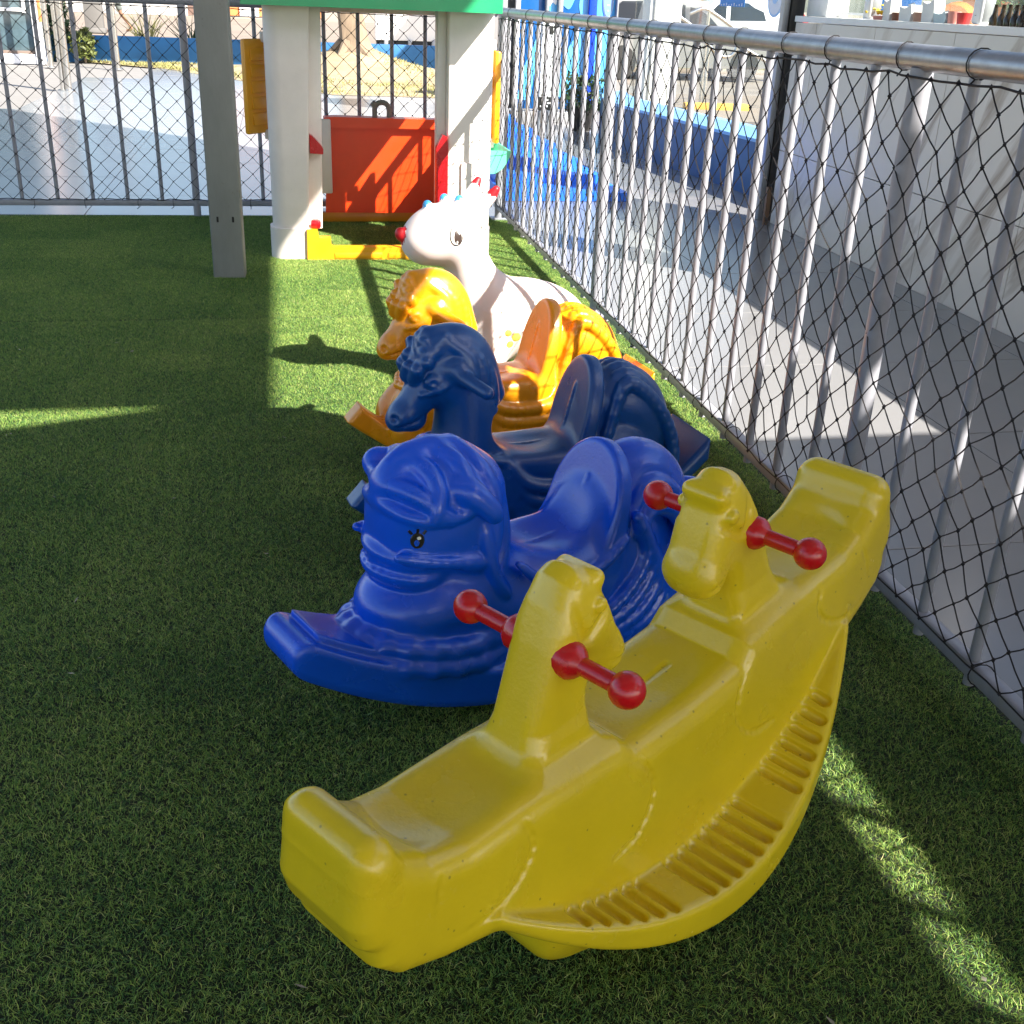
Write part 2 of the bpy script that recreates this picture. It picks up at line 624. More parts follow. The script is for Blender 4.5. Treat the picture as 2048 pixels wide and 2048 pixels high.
    def parts(self):
        """a list of (name, mesh): one mesh per label and separate piece"""
        V, Q, Nn, lab = self.mesh()
        fl = lab[Q[:, 0]].astype(int)
        out = []
        for i, nm in enumerate(self.names):
            q = Q[fl == i]
            if len(q) == 0:
                continue
            u, inv = np.unique(q, return_inverse=True)
            inv = inv.reshape(-1, 4)
            comp = np.arange(len(u))
            while True:
                m = comp[inv].min(1)
                c2 = comp.copy()
                np.minimum.at(c2, inv.ravel(), np.repeat(m, 4))
                c2 = c2[c2]
                if (c2 == comp).all():
                    break
                comp = c2
            fc = comp[inv[:, 0]]
            ids, cnt = np.unique(fc, return_counts=True)
            big = ids[np.argmax(cnt)]
            for c_, n_ in zip(ids, cnt):
                if n_ < 40 and c_ != big:
                    fc[fc == c_] = big
            for c_ in np.unique(fc):
                w = inv[fc == c_]
                u2, inv2 = np.unique(w, return_inverse=True)
                out.append((nm, np_mesh(nm, V[u[u2]], inv2.reshape(-1, 4), Nn[u[u2]])))
        return out


def np_mesh(name, V, Qd, Nn=None):
    me = bpy.data.meshes.new(name)
    k = Qd.shape[1]
    me.vertices.add(len(V))
    me.vertices.foreach_set('co', np.asarray(V, np.float32).ravel())
    me.loops.add(Qd.size)
    me.loops.foreach_set('vertex_index', Qd.astype(np.int32).ravel())
    me.polygons.add(len(Qd))
    me.polygons.foreach_set('loop_start', np.arange(0, Qd.size, k, dtype=np.int32))
    me.polygons.foreach_set('loop_total', np.full(len(Qd), k, np.int32))
    me.polygons.foreach_set('use_smooth', np.ones(len(Qd), bool))
    me.update(calc_edges=True)
    if Nn is not None:
        me.normals_split_custom_set_from_vertices(Nn.tolist())
    return me


def roty(x, z, c, a):
    ca, sa = math.cos(a), math.sin(a)
    return (x - c[0]) * ca + (z - c[2]) * sa, -(x - c[0]) * sa + (z - c[2]) * ca


def ell(c, r, tilt=0.0):
    """ellipsoid; tilt (degrees) raises its +x end"""
    a = R(tilt)
    m = max(r[0], r[2])
    rr = (m if tilt else r[0], r[1], m if tilt else r[2])

    def fn(x, y, z):
        u, w = roty(x, z, c, a)
        v = y - c[1]
        k0 = np.sqrt((u / r[0]) ** 2 + (v / r[1]) ** 2 + (w / r[2]) ** 2)
        k1 = np.sqrt((u / r[0] ** 2) ** 2 + (v / r[1] ** 2) ** 2 + (w / r[2] ** 2) ** 2) + 1e-9
        return k0 * (k0 - 1) / k1
    return fn, [c[i] - rr[i] for i in range(3)], [c[i] + rr[i] for i in range(3)]


def cap(a, b, ra, rb=None, ys=1.0):
    rb = ra if rb is None else rb
    a, b = np.array(a, float), np.array(b, float)
    ab = b - a
    L2 = max(float(ab @ ab), 1e-9)

    def fn(x, y, z):
        px, py, pz = x - a[0], y - a[1], z - a[2]
        t = np.clip((px * ab[0] + py * ab[1] + pz * ab[2]) / L2, 0, 1)
        return np.sqrt((px - t * ab[0]) ** 2 + ((py - t * ab[1]) * ys) ** 2 + (pz - t * ab[2]) ** 2) - (ra + (rb - ra) * t)
    m = max(ra, rb)
    return fn, np.minimum(a, b) - m, np.maximum(a, b) + m


def rbox(c, hs, rad, tilt=0.0):
    a = R(tilt)
    m = math.hypot(hs[0], hs[2]) if tilt else None

    def fn(x, y, z):
        u, w = roty(x, z, c, a)
        qx, qy, qz = np.abs(u) - hs[0] + rad, np.abs(y - c[1]) - hs[1] + rad, np.abs(w) - hs[2] + rad
        return np.sqrt(np.maximum(qx, 0) ** 2 + np.maximum(qy, 0) ** 2 + np.maximum(qz, 0) ** 2) + np.minimum(np.maximum(np.maximum(qx, qy), qz), 0) - rad
    e = (m or hs[0], hs[1], m or hs[2])
    return fn, [c[i] - e[i] for i in range(3)], [c[i] + e[i] for i in range(3)]


def plate(c, tilt, hw, hh, th, rnd=0.014):
    """a tongue-shaped slab standing up: rounded top, straight sides, leaning by tilt degrees"""
    a = R(tilt)
    m = hh + 0.02

    def fn(x, y, z):
        u, w = roty(x, z, c, a)
        v = y - c[1]
        wt = np.maximum(w, 0) / hh
        k0 = np.sqrt((v / hw) ** 2 + wt ** 2) + 1e-9
        k1 = np.sqrt((v / hw ** 2) ** 2 + (wt / hh) ** 2) + 1e-9
        d2 = np.maximum(k0 * (k0 - 1) / k1, -w - hh)
        return smax(d2, np.abs(u) - th, rnd)
    return fn, (c[0] - m, -hw, c[2] - m), (c[0] + m, hw, c[2] + m)


def smax(a, b, k):
    h = np.clip(0.5 - 0.5 * (b - a) / k, 0, 1)
    return b * (1 - h) + a * h + k * h * (1 - h)


def poly2(pts, x, z):
    pts = [np.array(p, float) for p in pts]
    d = None
    s = None
    n = len(pts)
    for i in range(n):
        a, b = pts[i], pts[(i + 1) % n]
        e = b - a
        px, pz = x - a[0], z - a[1]
        t = np.clip((px * e[0] + pz * e[1]) / max(e @ e, 1e-12), 0, 1)
        dd = (px - e[0] * t) ** 2 + (pz - e[1] * t) ** 2
        d = dd if d is None else np.minimum(d, dd)
        c1 = z >= a[1]
        c2 = z < b[1]
        c3 = e[0] * pz > e[1] * px
        fl = (c1 & c2 & c3) | (~c1 & ~c2 & ~c3)
        s = np.where(fl, -1.0, 1.0) if s is None else np.where(fl, -s, s)
    return s * np.sqrt(d)


def prof(pts, hw, k=0.02):
    """a side outline in xz, thick by hw(x, z) to both sides, edges rounded by k"""
    P = np.array(pts)

    def fn(x, y, z):
        d2 = poly2(pts, x, z)
        w = hw(x, z) if callable(hw) else hw
        return smax(d2, np.abs(y) - w, k)
    m = 0.2 if callable(hw) else hw
    return fn, (P[:, 0].min(), -m, P[:, 1].min()), (P[:, 0].max(), m, P[:, 1].max())


def spline(pts, n=8):
    """Catmull-Rom through points (any dimension)"""
    P = [np.array(p, float) for p in pts]
    P = [2 * P[0] - P[1]] + P + [2 * P[-1] - P[-2]]
    o = []
    for i in range(1, len(P) - 2):
        for j in range(n):
            t = j / n
            o.append(0.5 * ((2 * P[i]) + (-P[i - 1] + P[i + 1]) * t + (2 * P[i - 1] - 5 * P[i] + 4 * P[i + 1] - P[i + 2]) * t * t + (-P[i - 1] + 3 * P[i] - 3 * P[i + 1] + P[i + 2]) * t ** 3))
    o.append(P[-2])
    return o


def chain(S, pts, k=0.01, label=None, op='u', sym=False, n=4):
    """blend a tube through (x, y, z, r) points"""
    q = spline(pts, n) if n > 1 and len(pts) > 2 else [np.array(p, float) for p in pts]
    for a, b in zip(q[:-1], q[1:]):
        S.put(cap(a[:3], b[:3], a[3], b[3]), k, label, op, sym)


# ==================================================================== THE SETTING
def struct(o):
    o['kind'] = 'structure'
    return o


# ground to the horizon, with the paved forecourt let into it
bm = bmesh.new()
bmesh.ops.create_grid(bm, x_segments=1, y_segments=1, size=300)
bmesh.ops.translate(bm, vec=(0, 150, -0.05), verts=bm.verts)
struct(obj('ground', bm, MT['ground']))

# paved floor: a grout bed with single porcelain tiles let into it
bm = B((-1.0, 9.0, -0.032), (14.0, 26.4, 0.03))
floor = struct(obj('paved_floor', bm, MT['grout'], smooth=False))
TS = 0.8
tile_me = {}


def tile_mesh(w, d):
    k = (round(w, 3), round(d, 3))
    if k not in tile_me:
        bm_ = B((0, 0, 0), (w - 0.004, d - 0.004, 0.018), 0.0012, seg=1)
        me = bpy.data.meshes.new('tile')
        bm_.to_mesh(me)
        bm_.free()
        me.materials.append(MT['tile'])
        tile_me[k] = me
    return tile_me[k]


def lay_tiles(x0, x1, y0, y1, keep):
    ny = int(round((y1 - y0) / TS))
    nx = int(math.ceil((x1 - x0) / TS - 1e-6))
    for j in range(ny):
        for i in range(nx):
            xa, xb = x0 + i * TS, min(x1, x0 + (i + 1) * TS)
            c = ((xa + xb) / 2, y0 + (j + 0.5) * TS)
            if keep(*c):
                o = bpy.data.objects.new('tile', tile_mesh(xb - xa, TS))
                COL.objects.link(o)
                o.parent = floor
                o.location = (c[0], c[1], -0.009 + random.uniform(-0.0006, 0.0006))


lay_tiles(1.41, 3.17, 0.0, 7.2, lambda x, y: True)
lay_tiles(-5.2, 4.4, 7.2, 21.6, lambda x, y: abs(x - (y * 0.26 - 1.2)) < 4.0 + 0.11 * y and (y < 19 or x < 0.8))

# turf: backing sheet plus blades
bm = bmesh.new()
prism(bm, [(-6.5, -2.2), (1.40, -2.2), (1.40, 7.05), (1.36, 7.22), (-6.5, 7.3)], 'z', 0.001, 0.007)
struct(obj('turf', bm, MT['turf_base'], smooth=False))

# unseen canopy cut to the wanted shade, plus loose panels added for shade alone
ZC = 5.0


def panel(bm_, ground_poly, t=0.02, ZC=ZC):
    """an overhead panel cut so its shade falls on the given outline of the floor"""
    prism(bm_, [(x + SUNV.x / SUNV.z * ZC, y + SUNV.y / SUNV.z * ZC) for x, y in ground_poly], 'z', ZC, ZC + t)


bm = bmesh.new()
panel(bm, [(-0.07, 3.68), (-0.07, 10.4), (-3.0, 13.7), (-8.5, 19.6), (-8.5, 3.70)])
panel(bm, [(-8.5, 3.40), (-1.0, 3.48), (-0.31, 3.70), (-0.075, 3.72), (-0.075, 3.47), (0.30, 3.28), (0.70, 3.16), (0.70, -5.0), (-8.5, -5.0)], 0.02, 3.7)
panel(bm, [(0.67, 3.17), (0.915, 3.12), (0.915, -5.0), (0.67, -5.0)], 0.02, 2.9)
panel(bm, [(1.24, 3.20), (1.24, -5.0), (7.5, -5.0), (7.5, 3.20)], 0.02, 3.2)
panel(bm, [(1.005, 3.20), (1.005, -5.0), (1.27, -5.0), (1.27, 3.20)], 0.02, 2.9)
panel(bm, [(-4.6, 22.03), (0.45, 22.03), (0.45, 22.7), (-4.6, 22.7)])  # floating panel added only to shade the far planter wall
panel(bm, [(1.95, 22.03), (7.0, 22.03), (7.0, 22.7), (2.05, 22.7)])  # another added panel, shading the right part of that wall
panel(bm, [(2.67, 30.2), (9.5, 30.2), (9.5, 33.2), (2.70, 33.2)])  # floating panel added to lay shade across the white building
for y_ in (1.44, 1.20, 0.99):  # bars added across the gap to break up the sun streak
    panel(bm, [(0.88, y_ + 0.045), (1.03, y_ - 0.065), (1.03, y_ - 0.105), (0.88, y_ + 0.005)], 0.012, 2.85)
struct(obj('canopy_shade_panels', bm, MT['canopy'], smooth=False))


# ------------------------------------------------------------------ turf blades (geometry-node instances of a few clumps)
def turf_material():
    m = bpy.data.materials.new('artificial_grass')
    m.use_nodes = True
    nt = m.node_tree
    N, L = nt.nodes, nt.links
    b = N['Principled BSDF']
    at = N.new('ShaderNodeAttribute')
    at.attribute_name = 'tint'
    rp = N.new('ShaderNodeValToRGB')
    e = rp.color_ramp.elements
    e[0].position, e[0].color = 0.0, (0.030, 0.11, 0.030, 1)
    e[1].position, e[1].color = 1.0, (0.72, 0.70, 0.30, 1)
    for p, c in ((0.30, (0.070, 0.20, 0.045, 1)), (0.55, (0.27, 0.43, 0.085, 1)), (0.82, (0.52, 0.62, 0.16, 1))):
        x = e.new(p)
        x.color = c
    oi = N.new('ShaderNodeObjectInfo')
    ad = N.new('ShaderNodeMath')
    ad.operation = 'MULTIPLY_ADD'
    ad.inputs[1].default_value = 0.10
    L.new(oi.outputs['Random'], ad.inputs[0])
    L.new(at.outputs['Fac'], ad.inputs[2])
    # large soft patches of wear
    tc = N.new('ShaderNodeNewGeometry')
    n = N.new('ShaderNodeTexNoise')
    n.inputs['Scale'].default_value = 1.6
    n.inputs['Detail'].default_value = 4
    L.new(tc.outputs['Position'], n.inputs['Vector'])
    a2 = N.new('ShaderNodeMath')
    a2.operation = 'MULTIPLY_ADD'
    a2.inputs[1].default_value = 0.30
    L.new(n.outputs[0], a2.inputs[0])
    s = N.new('ShaderNodeMath')
    s.operation = 'ADD'
    s.inputs[1].default_value = -0.15
    L.new(ad.outputs[0], a2.inputs[2])
    L.new(a2.outputs[0], s.inputs[0])
    L.new(s.outputs[0], rp.inputs[0])
    L.new(rp.outputs[0], b.inputs['Base Color'])
    b.inputs['Roughness'].default_value = 0.45
    b.inputs['Specular IOR Level'].default_value = 0.35
    # thin blades let some light through
    tr = N.new('ShaderNodeBsdfTranslucent')
    L.new(rp.outputs[0], tr.inputs[0])
    mx = N.new('ShaderNodeMixShader')
    mx.inputs[0].default_value = 0.25
    L.new(b.outputs[0], mx.inputs[1])
    L.new(tr.outputs[0], mx.inputs[2])
    L.new(mx.outputs[0], N['Material Output'].inputs[0])
    return m


MT['grass'] = turf_material()
PATCH = 0.24


def blade_patch(n, size, hmin, hmax, wid, lean):
    x = rng.uniform(-size / 2, size / 2, n)
    y = rng.uniform(-size / 2, size / 2, n)
    hgt = rng.uniform(hmin, hmax, n)
    az = rng.uniform(0, 2 * np.pi, n)
    ln = np.abs(rng.normal(lean, lean * 0.5, n))
    az2 = az + rng.normal(0, 0.9, n)
    wd = wid * rng.uniform(0.7, 1.3, n)
    d1 = np.stack([np.cos(az), np.sin(az)], 1)
    d2 = np.stack([np.cos(az2), np.sin(az2)], 1)
    px = rng.uniform(0, 2 * np.pi, n)
    pw = np.stack([np.cos(px), np.sin(px)], 1)
    base = np.stack([x, y], 1)
    mid = base + d1 * (ln * hgt * 0.45)[:, None]
    tip = mid + d2 * (ln * hgt * 0.9)[:, None]
    V = np.zeros((n, 5, 3))
    V[:, 0, :2] = base - pw * (wd / 2)[:, None]
    V[:, 1, :2] = base + pw * (wd / 2)[:, None]
    V[:, 2, :2] = mid + pw * (wd * 0.45)[:, None]
    V[:, 3, :2] = mid - pw * (wd * 0.45)[:, None]
    V[:, 4, :2] = tip
    V[:, 2, 2] = V[:, 3, 2] = hgt * 0.6
    V[:, 4, 2] = hgt * rng.uniform(0.7, 1.1, n)
    V[:, :, 2] += 0.005
    o = (np.arange(n) * 5)[:, None]
    tri = np.concatenate([o + np.array([[0, 1, 2]]), o + np.array([[0, 2, 3]]), o + np.array([[3, 2, 4]])], 1).reshape(-1, 3)
    me = np_mesh('turf_blades', V.reshape(-1, 3), tri)
    a = me.attributes.new('tint', 'FLOAT', 'POINT')
    t = np.clip(rng.normal(0.42, 0.2, n), 0, 1)
    a.data.foreach_set('value', np.repeat(t, 5).astype(np.float32))
    me.materials.append(MT['grass'])
    return me


gcol = bpy.data.collections.new('turf_blade_clumps')
for i in range(5):
    gcol.objects.link(bpy.data.objects.new('turf_clump', blade_patch(6000, PATCH, 0.006, 0.0135, 0.00115, 0.85)))


def inside_view(x, y):
    return -0.30 * y - 0.75 < x < 1.38


pts = []
y = 7.19 - PATCH / 2 - 31 * PATCH
while y < 7.1:
    x = 1.385 - PATCH / 2
    while x > -3.0:
        if inside_view(x, y):
            pts.append((x, y + (0.010 if y > 4.79 else 0.0), 0))
        x -= PATCH
    y += PATCH
pm = bpy.data.meshes.new('turf_grass')
pm.from_pydata(pts, [], [])
go = link('turf_grass', pm, MT['grass'], kind='stuff')
tag(go, 'short green artificial grass covering the playground floor', 'grass')
ng = bpy.data.node_groups.new('scatter_blades', 'GeometryNodeTree')
ng.interface.new_socket('Geometry', in_out='INPUT', socket_type='NodeSocketGeometry')
ng.interface.new_socket('Geometry', in_out='OUTPUT', socket_type='NodeSocketGeometry')
gi = ng.nodes.new('NodeGroupInput')
gout = ng.nodes.new('NodeGroupOutput')
iop = ng.nodes.new('GeometryNodeInstanceOnPoints')
ci = ng.nodes.new('GeometryNodeCollectionInfo')
ci.inputs['Collection'].default_value = gcol
ci.inputs['Separate Children'].default_value = True
ci.inputs['Reset Children'].default_value = True
rv = ng.nodes.new('FunctionNodeRandomValue')
rv.data_type = 'INT'
rv.inputs['Min'].default_value = 0
rv.inputs['Max'].default_value = 4
r4 = ng.nodes.new('FunctionNodeRandomValue')
r4.data_type = 'INT'
r4.inputs['Min'].default_value = 0
r4.inputs['Max'].default_value = 3
r4.inputs['Seed'].default_value = 5
mul = ng.nodes.new('ShaderNodeMath')
mul.operation = 'MULTIPLY'
mul.inputs[1].default_value = math.pi / 2
cx = ng.nodes.new('ShaderNodeCombineXYZ')


def osock(node, typ):
    return [s_ for s_ in node.outputs if s_.enabled][0]


ng.links.new(osock(r4, 'INT'), mul.inputs[0])
ng.links.new(mul.outputs[0], cx.inputs[2])
ng.links.new(gi.outputs[0], iop.inputs['Points'])
ng.links.new(ci.outputs[0], iop.inputs['Instance'])
iop.inputs['Pick Instance'].default_value = True
ng.links.new(osock(rv, 'INT'), iop.inputs['Instance Index'])
ng.links.new(cx.outputs[0], iop.inputs['Rotation'])
ng.links.new(iop.outputs[0], gout.inputs[0])
md = go.modifiers.new('blades', 'NODES')
md.node_group = ng
# bits of litter trodden into the pile
lv = []
for i in range(90):
    x_, y_ = random.uniform(-1.6, 1.25), random.uniform(0.4, 4.5)
    a_, l_ = random.uniform(0, 6.28), random.uniform(0.003, 0.011)
    u_, v_ = Vector((math.cos(a_), math.sin(a_), random.gauss(0, 0.3))) * l_, Vector((-math.sin(a_), math.cos(a_), random.gauss(0, 0.3))) * l_ * random.uniform(0.15, 0.5)
    c_ = Vector((x_, y_, random.uniform(0.013, 0.018)))
    lv += [c_ - u_, c_ + v_, c_ + u_, c_ - v_]
lo2 = link('turf_litter', np_mesh('turf_litter', np.array([tuple(v) for v in lv]), np.arange(360).reshape(-1, 4)), material('dry_litter', (0.30, 0.24, 0.15), 0.9, 0, 0.6, 30, col2=(0.65, 0.62, 0.55)), kind='stuff')
tag(lo2, 'scattered specks of dry litter on the green turf', 'litter')

# ==================================================================== FENCES
FX = 1.34          # plane of the side railing
FY = 7.2           # plane of the back railing
TOPZ, BOTZ = 1.215, 0.088


def rope_net(u0, u1, z0, z1, du, dz, at, sag=0.006):
    """diamond netting of knotted cord in the plane at(u, z, w)"""
    bm_ = bmesh.new()
    nu = int(round((u1 - u0) / (du / 2)))
    nz = int(round((z1 - z0) / (dz / 2)))
    pos = {}
    for i in range(nu + 1):
        for j in range(nz + 1):
            if (i + j) % 2 == 0:
                jit = 0.35 if 0 < j < nz else 0.1
                u = u0 + (u1 - u0) * i / nu + random.gauss(0, 0.0042) * jit * 2
                z = z0 + (z1 - z0) * j / nz + random.gauss(0, 0.0040) * jit * 2
                w = random.gauss(0, 0.002) + sag * math.sin(i * 0.7 + j * 0.9)
                pos[i, j] = Vector(at(u, z, w))

    def strand(a, b, r_=0.0018):
        d = (b - a)
        ln = d.length
        d.normalize()
        x_ = d.cross(Vector((0.3, 0.5, 0.8))).normalized()
        y_ = d.cross(x_)
        m_ = (a + b) / 2 + Vector((0, 0, -0.002)) + x_ * random.gauss(0, 0.0015)
        rings = []
        for p in (a, m_, b):
            rings.append([bm_.verts.new(p + (x_ * math.cos(t) + y_ * math.sin(t)) * r_) for t in (0, 2.094, 4.189)])
        for q0, q1 in zip(rings[:-1], rings[1:]):
            for k in range(3):
                bm_.faces.new((q0[k], q0[(k + 1) % 3], q1[(k + 1) % 3], q1[k]))

    for (i, j), p in pos.items():
        for q in ((i + 1, j + 1), (i + 1, j - 1)):
            if q in pos:
                strand(p, pos[q])
        kr = random.uniform(0.0042, 0.0058)
        vs_ = [bm_.verts.new(p + Vector(d) * kr) for d in ((1, 0, 0), (-1, 0, 0), (0, 1, 0), (0, -1, 0), (0, 0, 1.2), (0, 0, -1.2))]
        for a, b, c in ((0, 2, 4), (2, 1, 4), (1, 3, 4), (3, 0, 4), (2, 0, 5), (1, 2, 5), (3, 1, 5), (0, 3, 5)):
            bm_.faces.new((vs_[a], vs_[b], vs_[c]))
    # border ropes along both rails
    for z in (z0, z1):
        tube(bm_, [at(u0 + (u1 - u0) * i / 90, z + random.gauss(0, 0.0025), random.gauss(0, 0.002)) for i in range(91)], 0.0024, 4)
    return bm_


def loop_tie(parent, c, axis, rad, name='net_tie'):
    """a cord wrapped round a rail"""
    bm_ = bmesh.new()
    pts_ = []
    tl = random.uniform(-0.25, 0.25)
    for k in range(15):
        a = 2 * math.pi * k / 14
        d = math.cos(a) * tl * rad
        if axis == 'y':
            pts_.append((c[0] + rad * math.cos(a), c[1] + d, c[2] + rad * math.sin(a)))
        else:
            pts_.append((c[0] + d, c[1] + rad * math.cos(a), c[2] + rad * math.sin(a)))
    tube(bm_, pts_, 0.0015, 5)
    tail = Vector(pts_[10])
    tube(bm_, [tail, tail + Vector((random.uniform(-.02, .0), random.uniform(-.02, .02), -0.012))], 0.002, 4)
    return obj(name, bm_, MT['net'], parent)


def repeat(o, loc):
    c = o.copy()
    COL.objects.link(c)
    c.parent = o.parent
    c.location = loc
    return c


# --- side railing, running away from the camera
rf = empty('metal_railing', (FX, 4.0, 0), 0, 'long grey metal railing with black netting along the right of the toys', 'railing')


def rel(p, o):
    return Vector(p) - o.location


def shift(bm_, o):
    bmesh.ops.translate(bm_, vec=-o.location, verts=bm_.verts)
    return bm_


obj('top_rail', shift(T([(FX, -0.6, TOPZ), (FX, 7.235, TOPZ)], 0.0265, 20), rf), MT['galv'], rf)
bm = bmesh.new()
box(bm, (FX, 3.32, BOTZ), (0.036, 7.80, 0.036), 0.008)
obj('bottom_rail', shift(bm, rf), MT['paint_grey'], rf)
pk = obj('picket', T([(0, 0, BOTZ - 0.04), (0, 0, TOPZ - 0.012)], 0.0118, 12), MT['paint_grey'], rf)
first = True
posts_y = (2.317, 4.72, 7.12, -0.09)
k = -5
while True:
    yy = 2.317 + 0.2015 * k
    k += 1
    if yy > 7.05:
        break
    if yy < 0.9 or min(abs(yy - p) for p in posts_y) < 0.1:
        continue
    if first:
        pk.location = rel((FX, yy, 0), rf)
        first = False
    else:
        repeat(pk, rel((FX, yy, 0), rf))
for yy in posts_y[:3]:
    bm = T([(FX, yy, -0.02), (FX, yy, TOPZ - 0.02)], 0.0245, 16)
    obj('post', shift(bm, rf), MT['paint_grey'], rf)
    bm = B((FX, yy, 0.012), (0.1, 0.1, 0.012), 0.003)
    obj('base_plate', shift(bm, rf), MT['paint_grey'], rf)
NX = FX - 0.030
bm = rope_net(0.7, 7.12, BOTZ + 0.024, TOPZ - 0.036, 0.098, 0.094, lambda u, z, w: (NX + w, u, z))
obj('safety_net', shift(bm, rf), MT['net'], rf)
for yy in (1.70, 2.105, 2.391, 2.743, 2.994, 3.334, 3.60, 3.95, 4.2, 4.445, 4.728, 5.047, 5.335, 5.656, 5.944, 6.361, 6.872):
    loop_tie(rf, rel((FX, yy, TOPZ), rf), 'y', 0.0290)
for yy in (1.48, 1.68, 2.28, 2.66, 3.05, 3.35, 3.62, 4.1, 4.6, 5.2, 5.9):
    loop_tie(rf, rel((FX, yy, BOTZ), rf), 'y', 0.0255)

# --- back railing
bf = empty('metal_railing', (-1.2, FY, 0), 0, 'low grey metal railing with netting across the back behind the playhouse', 'railing')
obj('top_rail', shift(T([(-4.2, FY, TOPZ), (FX - 0.03, FY, TOPZ)], 0.0265, 20), bf), MT['paint_grey'], bf)
bm = bmesh.new()
box(bm, ((-4.2 + FX - 0.03) / 2, FY, BOTZ), (FX - 0.03 + 4.2, 0.036, 0.036), 0.008)
obj('bottom_rail', shift(bm, bf), MT['paint_grey'], bf)
pk2 = obj('picket', T([(0, 0, BOTZ - 0.04 + 0.04), (0, 0, TOPZ - 0.012)], 0.0118, 12), MT['paint_grey'], bf)
first = True
for k in range(-9, 10):
    xx = -0.524 + 0.2 * k
    if xx > 1.28:
        continue
    if k in (0, -12):
        bm = T([(xx, FY, -0.02), (xx, FY, TOPZ - 0.02)], 0.0225, 16)
        obj('post', shift(bm, bf), MT['paint_grey'], bf)
        continue
    if first:
        pk2.location = rel((xx, FY, 0), bf)
        first = False
    else:
        repeat(pk2, rel((xx, FY, 0), bf))
bm = rope_net(-2.7, 1.26, BOTZ + 0.024, TOPZ - 0.036, 0.103, 0.103, lambda u, z, w: (u, FY - 0.03 + w, z))
obj('safety_net', shift(bm, bf), MT['net'], bf)
for xx in (-1.72, -1.46, -1.17, -0.86, -0.66, -0.2, 0.3, 0.9):
    loop_tie(bf, rel((xx, FY, BOTZ), bf), 'x', 0.0255)
for xx in (-1.8, -1.25, -0.95, -0.3, 0.45, 0.7):
    loop_tie(bf, rel((xx, FY, TOPZ), bf), 'x', 0.0290)

# --- square grey column in front of the back railing
cp = empty('square_column', (-0.275, 5.60, 0), R(-4), 'worn grey square steel column standing alone on the turf', 'column')
bm = bmesh.new()
box(bm, (0, 0, 1.5), (0.15, 0.10, 3.0), 0.010, seg=3)
obj('shaft', bm, MT['post'], cp)
for sx in (-0.036, 0.036):
    bm = bmesh.new()
    box(bm, (sx, -0.0505, 0.288), (0.010, 0.003, 0.026), 0.0012, seg=1)
    obj('slot', bm, MT['black'], cp)

def on_surface(S_, x, z, sgn):
    """the skin of a sculpt at (x, z) on one side, and its outward normal"""
    ys = np.linspace(0, 0.19, 300) * sgn
    P = np.stack([np.full(300, x), ys, np.full(300, z)], 1)
    d = S_.sample(P)
    i = max(np.nonzero(d < 0)[0]) if (d < 0).any() else 0
    p = P[i]
    g = np.array([S_.sample((p + e)[None])[0] - S_.sample((p - e)[None])[0] for e in np.eye(3) * 0.006])
    return Vector(p), Vector(g / max(np.linalg.norm(g), 1e-9))


def decal(S_, x, z, sgn, rx, ry, mat, name, parent, lift=0.0012, h=0.0016, dx=0, dz=0):
    p, n = on_surface(S_, x, z, sgn)
    bm_ = bmesh.new()
    u = Vector((0, 0, 1)) - n * n.z
    u.normalize()
    disc(bm_, p + n * lift, n, rx, ry, h, 24)
    # follow the curve of the skin
    for v in bm_.verts:
        q, _ = on_surface(S_, v.co.x, v.co.z, sgn)
        off = (v.co - p).dot(n)
        v.co.y = q.y + sgn * off
    return obj(name, bm_, mat, parent)


# ==================================================================== TOYS
def mount(meshes, root, mats, default):
    """link sculpted part meshes under a toy's Empty"""
    for nm, me in meshes:
        link(nm, me, mats.get(nm, default), root)


# ---------------------------------------------------------------- yellow double seesaw rocker
S = Sculpt((-0.66, -0.25, -0.02), (0.66, 0.25, 0.70), 0.0037)
RR = 0.392
half = [(0.0, 0.362), (0.125, 0.366), (0.150, 0.392), (0.30, 0.410), (0.44, 0.418), (0.492, 0.432), (0.526, 0.458), (0.548, 0.482), (0.580, 0.484),
        (0.600, 0.455), (0.612, 0.400), (0.606, 0.366), (0.594, 0.352), (0.592, 0.325), (0.565, 0.292), (0.50, 0.268), (0.42, 0.25), (0.30, 0.18), (0.15, 0.12), (0.0, 0.10)]
outline = half + [(-a, b) for a, b in half[-2:0:-1]]
S.put(prof(outline, lambda x, z: 0.088 + (0.026 - 0.018 * np.clip((np.abs(x) - 0.42) / 0.15, 0, 1)) * np.clip((0.44 - z) / 0.22, 0, 1), 0.040), 0.02, 'body')


def flange_top(x):
    return 0.128 + 0.98 * x * x


def flange_w(x):
    return 0.110 + 0.112 * np.clip(1 - (x / 0.432) ** 2, 0, 1)


def flange(x, y, z):
    """running-board that follows the rocker arc and swells to its middle"""
    e = np.clip(1 - (x / 0.432) ** 2, 0, 1)
    d2 = np.abs(z - flange_top(x) + 0.014 + 0.020 * e) - (0.014 + 0.020 * e)
    d2 = d2 / np.sqrt(1 + 3.84 * x * x)
    d2 = np.maximum(d2, np.abs(x) - 0.432)
    return smax(d2, (np.abs(y) - flange_w(x)) * 0.9, 0.016)


S.put((flange, (-0.44, -0.235, 0.02), (0.44, 0.235, 0.33)), 0.010, 'rocker')


def hull(x, y, z):
    d2 = np.maximum(0.80 * x * x - z, z - flange_top(x) + 0.02)
    d2 = smax(d2, np.abs(x) - 0.33, 0.05)
    w = 0.088 + 0.09 * np.clip((z - 0.80 * x * x) / 0.10, 0, 1) * np.clip(1 - (x / 0.40) ** 2, 0, 1)
    return smax(d2, np.abs(y) - w, 0.030)


S.put((hull, (-0.40, -0.20, -0.01), (0.40, 0.20, 0.25)), 0.012, 'rocker')
